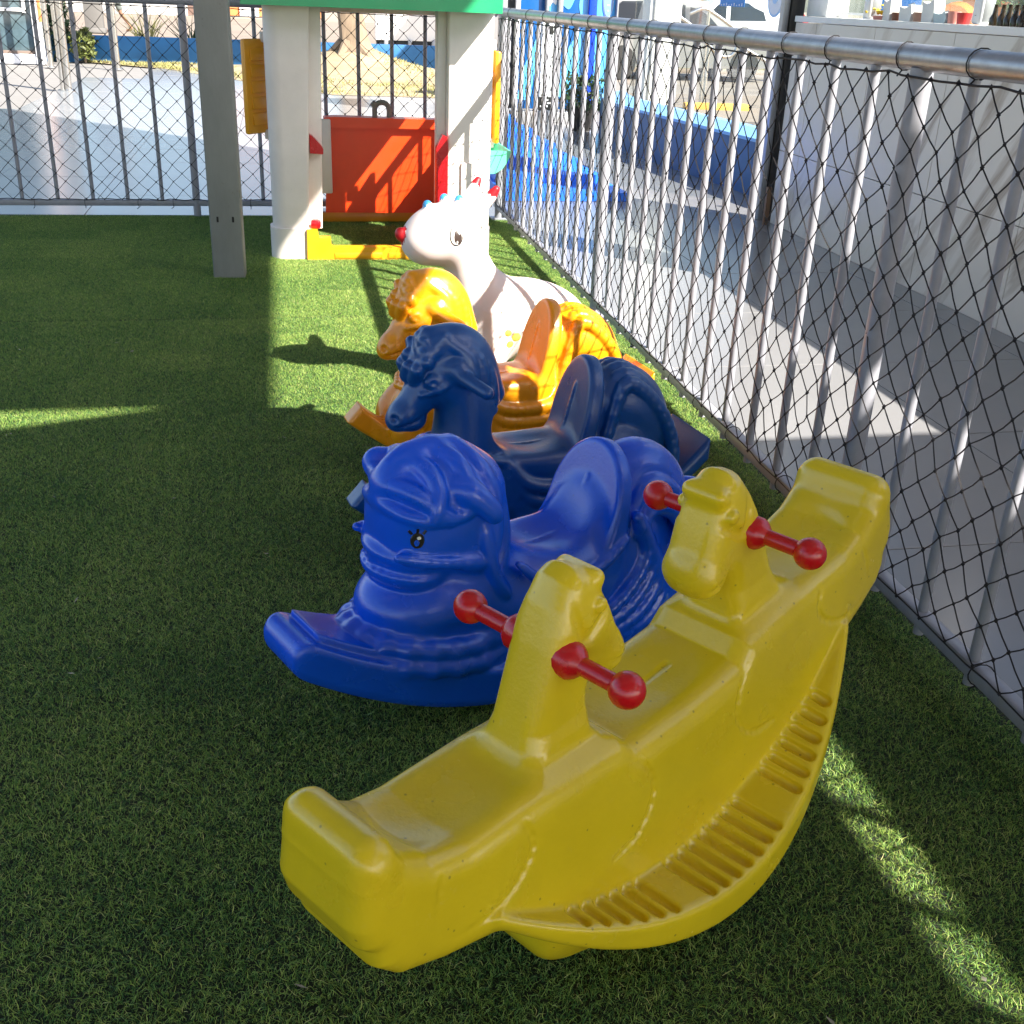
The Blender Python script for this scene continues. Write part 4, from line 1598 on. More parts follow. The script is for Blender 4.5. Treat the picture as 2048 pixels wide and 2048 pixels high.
# red hinge posts
bm = bmesh.new()
prism(bm, [(0.142, 0.540), (0.208, 0.536), (0.210, 0.560), (0.194, 0.585), (0.156, 0.625), (0.142, 0.63)], 'y', 5.99, 6.05)
bevel_all(bm, 0.008, 2)
P_('hinge_cap', bm, MT['red'])
P_('hinge_foot', B((0.158, 6.0, 0.185), (0.052, 0.05, 0.045), 0.012), MT['red'])
bm = bmesh.new()
prism(bm, [(0.785, 0.19), (0.842, 0.19), (0.846, 0.60), (0.838, 0.635), (0.818, 0.642), (0.796, 0.60), (0.786, 0.575)], 'y', 5.955, 6.02)
bevel_all(bm, 0.012, 3)
P_('hinge_post', bm, MT['red'])


# shutters folded forward, five louvres each
def shutter(loc, rz):
    bm_ = bmesh.new()
    box(bm_, (0, 0, 0), (0.20, 0.030, 0.455), 0.010)
    bmesh.ops.rotate(bm_, cent=(0, 0, 0), matrix=Matrix.Rotation(rz, 3, 'Z'), verts=bm_.verts)
    bmesh.ops.translate(bm_, vec=Vector(loc), verts=bm_.verts)
    s_ = P_('shutter', bm_, MT['ph_yellow'])
    for i in range(5):
        for face in (-1, 1):
            b2 = bmesh.new()
            box(b2, (0, face * 0.016, -0.155 + 0.0775 * i), (0.130, 0.012, 0.060), 0.004, rot=Matrix.Rotation(R(face * 7), 3, 'X'))
            bmesh.ops.translate(b2, vec=(0, face * 0.0005, 0), verts=b2.verts)
            bmesh.ops.rotate(b2, cent=(0, 0, 0), matrix=Matrix.Rotation(rz, 3, 'Z'), verts=b2.verts)
            bmesh.ops.translate(b2, vec=Vector(loc), verts=b2.verts)
            P_('louvre', b2, MT['ph_yellow'], s_)


shutter((-0.105, 6.235, 0.835), R(50))
shutter((1.115, 6.20, 0.815), R(97))
for xx, yy, zz in ((-0.062, 6.27, 0.60), (-0.062, 6.27, 1.07), (1.10, 6.16, 1.07), (1.10, 6.16, 0.585)):
    P_('hinge_bracket', B((xx, yy, zz), (0.04, 0.05, 0.05), 0.008), MT['ph_white'])
# mint flower box on the right wall
bm = bmesh.new()
sec = [(0.0, 0.0), (0.045, 0.004), (0.085, 0.03), (0.115, 0.075), (0.128, 0.120), (0.116, 0.122), (0.10, 0.08), (0.075, 0.045), (0.04, 0.022), (0.0, 0.02)]
prism(bm, [(1.080 + a, 0.430 + b) for a, b in sec], 'y', 6.12, 6.50)
prism(bm, [(1.080 + a, 0.430 + b) for a, b in sec[:5]] + [(1.080, 0.55)], 'y', 6.10, 6.125)
prism(bm, [(1.080 + a, 0.430 + b) for a, b in sec[:5]] + [(1.080, 0.55)], 'y', 6.495, 6.52)
fb = P_('flower_box', bm, MT['ph_mint'])
# roof: eaves slab and low gable above
bm = bmesh.new()
prism(bm, [(-0.155, 5.76), (1.075, 5.76), (1.16, 7.17), (-0.155, 7.17)], 'z', 1.225, 1.315)
bevel_all(bm, 0.012, 2)
rfm = P_('roof', bm, MT['ph_green'])
bm = bmesh.new()
prism(bm, [(-0.15, 1.312), (1.11, 1.312), (0.52, 1.66), (0.46, 1.66)], 'y', 5.78, 7.16)
bevel_all(bm, 0.012, 2)
P_('gable', bm, MT['ph_green'], rfm)

# ==================================================================== BLUE STEPPED FOAM MAT BEYOND THE SIDE RAILING
sm_ = empty('foam_steps', (1.95, 9.0, 0), 0, 'bright blue stepped foam ramp on the tiles outside the railing', 'play steps')
for i in range(6):
    z0, z1 = i * 0.062, (i + 1) * 0.062
    y0 = 7.84 + i * 0.42
    bm = bmesh.new()
    prism(bm, [(1.50 + 0.035 * i, y0), (2.42 - 0.085 * i, y0), (2.30 - 0.085 * i, 10.55), (1.55 + 0.02 * i, 10.55)], 'z', z0 + (0.001 if i else 0.002), z1)
    bevel_all(bm, 0.012, 2)
    bmesh.ops.translate(bm, vec=-sm_.location, verts=bm.verts)
    obj('step', bm, MT['step_blue'], sm_)

# ==================================================================== TILED KIOSK WALL ON THE RIGHT
kw = empty('kiosk_wall', (3.27, 3.5, 0), 0, 'low white marble-tiled wall with a serving sill, right of the railing', 'wall')


def K(name, bm_, mat, parent=None, angle=35):
    bmesh.ops.translate(bm_, vec=-kw.location, verts=bm_.verts)
    return obj(name, bm_, mat, parent or kw, angle=angle)


K('core', B((3.285, 3.3, 0.62), (0.19, 7.5, 1.20), 0.0), MT['white_wall'])
edges_y = [7.06, 6.76, 6.03, 5.24, 4.45, 3.66, 2.87, 2.08, 1.29, 0.5]
for ya, yb in zip(edges_y[:-1], edges_y[1:]):
    for za, zb in ((0.0, 0.461), (0.465, 1.222)):
        K('tile', B((3.18, (ya + yb) / 2, (za + zb) / 2), (0.02, ya - yb - 0.004, zb - za), 0.001, seg=1), MT['marble'])
K('sill', B((3.275, 3.3, 1.242), (0.225, 7.54, 0.034), 0.004), MT['white_wall'])
for yy, ww in ((6.92, 0.28), (4.60, 0.36)):
    K('window_jamb', B((3.30, yy, 2.2), (0.14, ww, 1.88), 0.006), MT['white_frame'])
bm = bmesh.new()
box(bm, (3.325, 5.78, 2.15), (0.012, 1.98, 1.78))
K('window_glass', bm, MT['glass'])
K('glass_bead', B((3.325, 5.78, 1.282), (0.03, 1.99, 0.012), 0.002), MT['white_frame'])

bpst = empty('black_post', (3.20, 7.16, 0), 0, 'black steel corner post at the end of the white tiled wall', 'post')
bm = bmesh.new()
box(bm, (0, 0, 1.55), (0.085, 0.085, 3.1), 0.004)
obj('shaft', bm, MT['black_post'], bpst)
bm = bmesh.new()
box(bm, (-0.066, 0.01, 1.55), (0.040, 0.06, 3.1), 0.004)
obj('frame_channel', bm, MT['frame_grey'], bpst)
bm = B((3.10, 6.98, 0.12), (0.03, 0.03, 0.24), 0.002)
tag(obj('door_stop', bm, material('brown_wood', (0.16, 0.09, 0.05), 0.6)), 'small brown wooden stub at the foot of the tiled wall', 'post')

# things on the sill
zs = 1.260


def on_sill(name, y_, build, mat, label, cat, group=None):
    r_ = empty(name, (3.24, y_, zs), 0, label, cat, group)
    build(r_, mat)
    return r_


def speaker(r_, mat):
    bm_ = bmesh.new()
    box(bm_, (0, 0, 0.062), (0.07, 0.075, 0.12), 0.014, seg=3)
    obj('housing', bm_, mat, r_)
    bm_ = bmesh.new()
    box(bm_, (0.006, 0.0, 0.062), (0.055, 0.055, 0.10), 0.004)
    bmesh.ops.translate(bm_, vec=(0.0, -0.012, 0.002), verts=bm_.verts)
    obj('grille', bm_, MT['frame_grey'], r_)
    bm_ = bmesh.new()
    lathe(bm_, [(0.004, 0), (0.004, 0.002)], (-0.035, 0.0, 0.04), 8)
    obj('button', bm_, MT['black'], r_)


on_sill('dispenser', 6.24, speaker, MT['white_frame'], 'white rounded box standing left on the window sill', 'box', 'white boxes on the sill')
on_sill('dispenser', 5.16, speaker, MT['white_frame'], 'white rounded box standing right on the window sill by the dark bottles', 'box', 'white boxes on the sill')


def cup(h_, r0, r1):
    def f(r_, mat):
        bm_ = bmesh.new()
        lathe(bm_, [(r0, 0.0), (r0 * 1.02, 0.004), (r1, h_), (r1 * 0.92, h_), (r0 * 0.9, 0.006)], seg=14)
        obj('bowl', bm_, mat, r_)
    return f


mcup = material('white_paper', (0.7, 0.7, 0.7), 0.6)
mred = material('red_cup', (0.5, 0.03, 0.03), 0.4)
mpink = material('pink_cup', (0.65, 0.28, 0.24), 0.4)
on_sill('cup', 5.40, cup(0.055, 0.026, 0.032), mpink, 'coral pink cup on the window sill', 'cup', 'cups on the sill')
on_sill('cup', 5.31, cup(0.050, 0.030, 0.036), mred, 'red cup on the window sill', 'cup', 'cups on the sill')
on_sill('cup', 5.95, cup(0.040, 0.026, 0.030), material('brown_cup', (0.18, 0.06, 0.03), 0.5), 'small brown cup on the window sill', 'cup', 'cups on the sill')
on_sill('cup', 5.72, cup(0.045, 0.030, 0.036), material('tan_cup', (0.45, 0.25, 0.18), 0.5), 'tan cup on the window sill', 'cup', 'cups on the sill')


def bag(w_, h_):
    def f(r_, mat):
        bm_ = bmesh.new()
        prism(bm_, [(-w_ / 2, 0.0), (w_ / 2, 0.0), (w_ * 0.62, h_), (w_ * 0.1, h_ * 0.86), (-w_ * 0.45, h_ * 1.12), (-w_ * 0.6, h_ * 0.5)], 'x', -0.03, 0.03)
        bevel_all(bm_, 0.006, 2)
        obj('sack', bm_, mat, r_)
        bm_ = bmesh.new()
        tube(bm_, [(0, -w_ * 0.4, h_), (0, -w_ * 0.2, h_ * 1.25), (0, w_ * 0.3, h_ * 1.1)], 0.003, 6)
        obj('string', bm_, MT['frame_grey'], r_)
    return f


on_sill('paper_bag', 6.02, bag(0.07, 0.10), mcup, 'upright white paper bag beside the yellow flowers on the sill', 'bag', 'white bags on the sill')
on_sill('paper_bag', 5.82, bag(0.11, 0.07), mcup, 'slumped white paper bag in the middle of the sill', 'bag', 'white bags on the sill')
on_sill('paper_bag', 5.60, bag(0.10, 0.095), mcup, 'tall open white paper bag on the sill', 'bag', 'white bags on the sill')
on_sill('paper_bag', 5.48, bag(0.10, 0.045), material('pale_blue_paper', (0.45, 0.55, 0.6), 0.6), 'low pale blue paper bag on the sill', 'bag', 'white bags on the sill')


def flowers(r_, mat):
    bm_ = bmesh.new()
    lathe(bm_, [(0.05, 0), (0.06, 0.02), (0.055, 0.02), (0.04, 0.006)], seg=14)
    obj('bowl', bm_, mpink, r_)
    bm_ = bmesh.new()
    rr = random.Random(2)
    for i in range(60):
        c = (rr.gauss(0, 0.025), rr.gauss(0, 0.035), 0.03 + abs(rr.gauss(0, 0.012)))
        disc(bm_, c, (rr.gauss(0, 1), rr.gauss(0, 1), 1), 0.009, 0.009, 0.002, 6)
    obj('blossom', bm_, material('yellow_flower', (0.75, 0.52, 0.02), 0.6), r_, kind='stuff')


on_sill('flower_bowl', 6.10, flowers, None, 'bowl of small yellow flowers on the window sill', 'flowers')


def bottles(r_, mat):
    bm_ = bmesh.new()
    lathe(bm_, [(0.02, 0), (0.022, 0.03), (0.012, 0.05), (0.009, 0.085), (0.011, 0.09)], seg=12)
    obj('glass', bm_, mat, r_)


mdk = material('dark_bottle_glass', (0.03, 0.02, 0.01), 0.15)
for yb, wd in ((5.06, 'leftmost'), (5.00, 'second from the left'), (4.95, 'middle one'), (4.90, 'second from the right'), (4.85, 'rightmost')):
    on_sill('bottle', yb, bottles, mdk, 'small dark bottle on the sill, %s of the row of five' % wd, 'bottle', 'dark bottles on the sill')
oc = empty('chair', (3.62, 6.05, 0), R(20), 'orange round-backed chair behind the window glass', 'chair')
bm = bmesh.new()
disc(bm, (0, 0, 1.22), (-1, 0, 0.1), 0.17, 0.15, 0.02)
obj('backrest', bm, material('orange_seat_plastic', (0.75, 0.22, 0.03), 0.4), oc)
bm = bmesh.new()
box(bm, (0.2, 0, 0.78), (0.40, 0.40, 0.04), 0.015)
obj('seat', bm, material('orange_seat_shell', (0.75, 0.22, 0.03), 0.4), oc)
bm = bmesh.new()
tube(bm, [(0.02, 0, 0.78), (-0.01, 0, 1.10)], 0.02, 8)
obj('back_support', bm, MT['stainless'], oc)
for sx in (0.04, 0.36):
    for sy in (-0.16, 0.16):
        obj('leg', T([(sx, sy, 0.0), (sx, sy, 0.77)], 0.012, 8), MT['stainless'], oc)

# ==================================================================== STOREFRONT, LOW BLUE WALL, HANDRAIL (right background)
st = empty('blue_storefront', (3.4, 13.2, 0), 0, 'storefront of dark and sky blue panels with curved shapes, behind the side railing', 'storefront')


def ST(name, bm_, mat, parent=None, angle=35):
    bmesh.ops.translate(bm_, vec=-st.location, verts=bm_.verts)
    return obj(name, bm_, mat, parent or st, angle=angle)


H_ = 2.9
ST('plinth', B((2.95, 13.25, 0.06), (1.3, 0.10, 0.12), 0.004), MT['frame_grey'])
for xa, xb, m_ in ((2.42, 2.50, 'frame_grey'), (2.60, 2.645, 'white_frame'), (2.935, 2.965, 'frame_grey'), (3.075, 3.125, 'frame_grey'), (3.74, 3.76, 'frame_grey')):
    ST('mullion', B(((xa + xb) / 2, 13.17, H_ / 2 + 0.05), (xb - xa, 0.12, H_), 0.004), MT[m_])
for xa, xb, m_ in ((2.50, 2.60, 'glass_dark'), (2.645, 2.935, 'panel_dark'), (2.965, 3.075, 'panel_light'), (3.125, 3.425, 'panel_dark'), (3.515, 3.74, 'panel_light')):
    ST('door_panel', B(((xa + xb) / 2, 13.21, H_ / 2 + 0.10), (xb - xa, 0.04, H_ - 0.1), 0.002), MT[m_])
ST('royal_trim', B((3.47, 13.16, H_ / 2), (0.085, 0.10, H_), 0.004), MT['panel_royal'])


def curve_patch(x0, pts_, mat, yy=13.186):
    bm_ = bmesh.new()
    prism(bm_, [(p[0], p[1]) for p in spline(pts_ + [pts_[0]], 6)[:-1]], 'y', yy - 0.003, yy + 0.003)
    return ST('curved_graphic', bm_, mat)


curve_patch(0, [(2.66, 0.25), (2.70, 0.52), (2.78, 0.72), (2.90, 0.98), (2.92, 0.80), (2.84, 0.50), (2.80, 0.26)], MT['panel_light'])
curve_patch(0, [(3.14, 1.24), (3.20, 1.20), (3.24, 1.24), (3.28, 1.36), (3.24, 1.46), (3.16, 1.42)], MT['panel_light'])
curve_patch(0, [(3.42, 1.50), (3.34, 1.36), (3.33, 1.20), (3.40, 1.05), (3.422, 1.05), (3.424, 1.3)], MT['panel_light'])
curve_patch(0, [(3.14, 0.28), (3.16, 0.62), (3.26, 0.86), (3.41, 1.02), (3.42, 0.70), (3.40, 0.44), (3.28, 0.30)], MT['panel_light'])
curve_patch(0, [(2.985, 1.22), (3.02, 1.26), (3.06, 1.24), (3.06, 1.31), (2.99, 1.31)], MT['white_frame'])
# oval decal with its faint lines of print
bm = bmesh.new()
prism(bm, [(3.655 + 0.062 * math.cos(a), 1.30 + 0.175 * math.sin(a)) for a in [2 * math.pi * k / 28 for k in range(28)]], 'y', 13.178, 13.188)
ST('oval_decal', bm, material('pale_blue_decal_rim', (0.42, 0.55, 0.75), 0.4))
bm = bmesh.new()
prism(bm, [(3.655 + 0.054 * math.cos(a), 1.30 + 0.162 * math.sin(a)) for a in [2 * math.pi * k / 28 for k in range(28)]], 'y', 13.172, 13.180)
ov = ST('oval_face', bm, material('grey_blue_decal', (0.16, 0.28, 0.52), 0.4))
for z_, w_ in ((1.315, 0.012), (1.255, 0.030), (1.20, 0.020)):
    ST('print_line', B((3.655, 13.171, z_), (w_, 0.004, 0.012)), material('pale_print', (0.5, 0.58, 0.72), 0.5), ov)

# white two-legged menu board in front of it
mb = empty('menu_board', (2.62, 11.6, 0), R(10), 'tall white menu board with black printing in front of the blue storefront', 'sign')
bm = bmesh.new()
box(bm, (0, 0, 0.75), (0.125, 0.03, 0.72), 0.004)
obj('board', bm, MT['white_frame'], mb)
bm = bmesh.new()
box(bm, (0.022, -0.018, 1.02), (0.06, 0.008, 0.075))
obj('black_square', bm, MT['black'], mb)
bm = bmesh.new()
box(bm, (0, -0.002, 0.34), (0.13, 0.034, 0.125))
obj('black_band', bm, MT['black'], mb)
for i, (z_, x_) in enumerate(((0.375, -0.03), (0.375, 0.02), (0.345, -0.01), (0.345, 0.04), (0.315, -0.04), (0.315, 0.01))):
    bm = bmesh.new()
    box(bm, (x_, -0.0205, z_), (0.032, 0.004, 0.016))
    obj('white_print', bm, MT['white_frame'], mb)
for sx in (-0.05, 0.05):
    obj('leg', T([(sx, 0.0, 0.0), (sx, 0, 0.32)], 0.012, 8), MT['frame_grey'], mb)

# dark shrub in a pot by the storefront
pt = empty('potted_shrub', (3.22, 12.45, 0), 0, 'dark round shrub in a black pot beside the storefront', 'plant')
bm = bmesh.new()
lathe(bm, [(0.11, 0.0), (0.15, 0.22), (0.16, 0.24), (0.14, 0.24), (0.13, 0.20)], seg=18)
obj('pot', bm, MT['black_post'], pt)


def leaf_ball(n, c, rad, size, seed=1, flat=1.0):
    rr = np.random.default_rng(seed)
    d = rr.normal(0, 1, (n, 3))
    d /= np.linalg.norm(d, axis=1, keepdims=True)
    lump = 1 + 0.22 * np.sin(d[:, 0] * 5 + seed) * np.cos(d[:, 1] * 4) + 0.15 * np.sin(d[:, 2] * 7 + seed)
    p = d * (rad * lump * rr.uniform(0.35, 1.0, n) ** 0.5)[:, None]
    p[:, 2] *= flat
    p += np.array(c)
    u = rr.normal(0, 1, (n, 3))
    u /= np.linalg.norm(u, axis=1, keepdims=True)
    v = np.cross(u, rr.normal(0, 1, (n, 3)))
    v /= np.linalg.norm(v, axis=1, keepdims=True)
    s = (size * rr.uniform(0.6, 1.4, n))[:, None]
    V = np.stack([p - u * s, p + v * s * 0.45, p + u * s, p - v * s * 0.45], 1).reshape(-1, 3)
    return np_mesh('crown', V, np.arange(4 * n).reshape(-1, 4))


link('foliage', leaf_ball(700, (0, 0, 0.36), 0.24, 0.035, 4), MT['dark_leaf'], pt, kind='stuff')

# white column and low blue wall with a pale cap
wc = empty('white_column', (4.62, 14.2, 0), 0, 'white square column rising behind the low blue wall', 'column')
bm = bmesh.new()
box(bm, (0, 0, 1.6), (0.40, 0.30, 3.2), 0.01)
obj('shaft', bm, MT['white_wall'], wc)
bm = bmesh.new()
box(bm, (-0.145, -0.16, 1.6), (0.02, 0.03, 3.2), 0.003)
obj('corner_strip', bm, MT['frame_grey'], wc)
bm = bmesh.new()
box(bm, (0.21, -0.05, 0.50), (0.03, 0.10, 0.18), 0.004)
obj('junction_box', bm, MT['frame_grey'], wc)

lw = empty('low_blue_wall', (3.4, 9.5, 0), 0, 'low slate blue wall with a pale blue sloping cap beyond the black post', 'wall')
path = [(3.555, 7.25), (3.42, 8.6), (3.24, 10.2), (3.18, 11.2), (3.34, 12.1)]


def LW(name, bm_, mat, parent=None):
    bmesh.ops.translate(bm_, vec=-lw.location, verts=bm_.verts)
    return obj(name, bm_, mat, parent or lw)


def wall_strip(path_, w0, w1, z0, z1, zb1=None):
    bm_ = bmesh.new()
    sp = spline(path_, 6)
    rows = []
    for i, p in enumerate(sp):
        a = sp[max(0, i - 1)]
        b = sp[min(len(sp) - 1, i + 1)]
        t = Vector((b[0] - a[0], b[1] - a[1], 0)).normalized()
        n = Vector((t.y, -t.x, 0))
        q = Vector((p[0], p[1], 0))
        rows.append([bm_.verts.new(q + n * w0 + Vector((0, 0, z0))), bm_.verts.new(q + n * w0 + Vector((0, 0, z1))), bm_.verts.new(q + n * w1 + Vector((0, 0, zb1 or z1))), bm_.verts.new(q + n * w1 + Vector((0, 0, z0)))])
    for r0, r1 in zip(rows[:-1], rows[1:]):
        for k in range(4):
            bm_.faces.new((r0[k], r0[(k + 1) % 4], r1[(k + 1) % 4], r1[k]))
    bm_.faces.new(rows[0][::-1])
    bm_.faces.new(rows[-1])
    return bm_


LW('wall_body', wall_strip(path, 0.0, 0.16, 0.0, 0.385), MT['blueslate'])
LW('cap', wall_strip(path, -0.012, 0.24, 0.388, 0.400, 0.455), MT['bluecap'])
LW('cap_edge', wall_strip(path, -0.016, -0.0125, 0.388, 0.412), MT['bluecap'])
gp = LW('glass_pane', wall_strip(path[:4], 0.20, 0.212, 0.46, 2.6), MT['glass'])
# stickers on the glass: blue rectangle of white print, round seal, switch plate
xs = lambda y_: 3.40 + 0.20 - (y_ - 8.8) * 0.105


def sticker(name, y0_, y1_, z0_, z1_, mat, off=0.0, parent=None):
    bm_ = bmesh.new()
    v = [(xs(y0_) - 0.02 - off, y0_, z0_), (xs(y1_) - 0.02 - off, y1_, z0_), (xs(y1_) - 0.02 - off, y1_, z1_), (xs(y0_) - 0.02 - off, y0_, z1_)]
    a = [bm_.verts.new(p) for p in v]
    b = [bm_.verts.new((p[0] + 0.002, p[1], p[2])) for p in v]
    bm_.faces.new(a)
    bm_.faces.new(b[::-1])
    for i in range(4):
        bm_.faces.new((a[i], b[i], b[(i + 1) % 4], a[(i + 1) % 4]))
    return LW(name, bm_, mat, parent)


mstick = material('blue_sticker', (0.04, 0.22, 0.52), 0.5)
sk = sticker('blue_sticker', 9.35, 8.93, 1.295, 1.60, mstick)
mwp = material('white_print_paint', (0.75, 0.75, 0.75), 0.6)
for i in range(9):
    yy = 9.32 - 0.043 * i
    sticker('print_stroke', yy, yy - 0.014, 1.300, 1.308 + 0.006 * (i % 3), mwp, 0.004, sk)


mring = material('pale_blue_ring', (0.40, 0.58, 0.78), 0.5)


def seal(y_, z_, r_, off):
    bm_ = bmesh.new()
    n = 28
    a = [bm_.verts.new((xs(y_ + r_ * math.cos(t)) - 0.02 - off, y_ + r_ * math.cos(t), z_ + r_ * math.sin(t))) for t in [2 * math.pi * k / n for k in range(n)]]
    b = [bm_.verts.new(v.co + Vector((0.002, 0, 0))) for v in a]
    bm_.faces.new(a)
    bm_.faces.new(b[::-1])
    for i in range(n):
        bm_.faces.new((a[i], b[i], b[(i + 1) % n], a[(i + 1) % n]))
    return bm_


s0 = LW('round_seal', seal(8.46, 1.345, 0.112, 0.0), mring)
LW('seal_face', seal(8.46, 1.345, 0.094, 0.003), mwp, s0)
LW('seal_centre', seal(8.46, 1.365, 0.040, 0.006), mring, s0)
bm = bmesh.new()
box(bm, (3.49, 8.0, 0.50), (0.02, 0.09, 0.055), 0.004, rz=R(6))
LW('switch_plate', bm, MT['white_frame'])
bm = bmesh.new()
box(bm, (3.40, 7.30, 0.42), (0.05, 0.03, 0.05), 0.004)
LW('bracket', bm, MT['bluecap'])

# stainless handrail of the ramp outside
hr = empty('ramp_handrail', (5.9, 15.8, 0), 0, 'sloping stainless steel handrail with a rounded end, outside the glass', 'handrail')


def HR_(name, bm_):
    bmesh.ops.translate(bm_, vec=-hr.location, verts=bm_.verts)
    return obj(name, bm_, MT['stainless'], hr)


Y0 = 15.8
up_ = [(5.20, Y0, 1.23), (5.55, Y0, 1.05), (5.85, Y0, 0.80), (5.98, Y0, 0.69), (6.08, Y0, 0.655), (6.18, Y0, 0.665), (6.25, Y0, 0.73), (6.27, Y0, 0.80)]
HR_('rail', T(spline(up_, 5), 0.026, 12))
HR_('rail', T(spline([(5.75, Y0 + 0.6, 1.18), (5.95, Y0 + 0.6, 1.25), (6.15, Y0 + 0.6, 1.17), (6.60, Y0 + 0.6, 0.92), (7.05, Y0 + 0.6, 0.72), (7.25, Y0 + 0.6, 0.62)], 5), 0.026, 12))
HR_('rail', T(spline([(6.40, Y0, 0.76), (6.75, Y0, 0.60), (7.0, Y0, 0.48), (7.2, Y0, 0.45)], 5), 0.026, 12))
for px_, pz_ in ((5.86, 0.80), (6.75, 0.60)):
    HR_('post', T([(px_, Y0, 0.0), (px_, Y0, pz_)], 0.022, 10))
HR_('post', T([(6.03, Y0 + 0.6, 0.0), (6.03, Y0 + 0.6, 1.24)], 0.022, 10))

# ------------------------------------------------------------------ road, kerbs, verge
struct(obj('pavement', B((8.0, 15.4, -0.03), (7.0, 5.2, 0.05), 0.0), MT['sidewalk']))
bm = bmesh.new()
prism(bm, [(4.6, 18.0), (40, 15.0), (40, 23.6), (4.6, 24.2)], 'z', -0.044, -0.030)
struct(obj('road', bm, MT['asphalt'], smooth=False))
yk = empty('kerb', (5.9, 15.4, 0), R(-6), 'yellow painted kerb stone at the edge of the road', 'kerb')
bm = bmesh.new()
for i in range(1):
    box(bm, (0, 0, 0.03), (0.9, 0.18, 0.09), 0.015)
obj('stone', bm, material('yellow_kerb_paint', (0.75, 0.42, 0.05), 0.8, 0, 0.2, 6), yk)
struct(obj('far_kerb', B((20, 24.35, 0.0), (32, 0.2, 0.10), 0.02), MT['sidewalk']))
bm = bmesh.new()
prism(bm, [(4.6, 24.45), (40, 24.45), (40, 28.5), (4.6, 28.5)], 'z', -0.03, 0.03)
struct(obj('verge', bm, material('verge_grass', (0.14, 0.16, 0.045), 0.9, 0, 0.4, 2.5, 0.6, 20, col2=(0.28, 0.24, 0.10)), smooth=False))
struct(obj('far_pavement', B((-5, 45, -0.035), (60, 22, 0.03), 0.0), MT['sidewalk']))


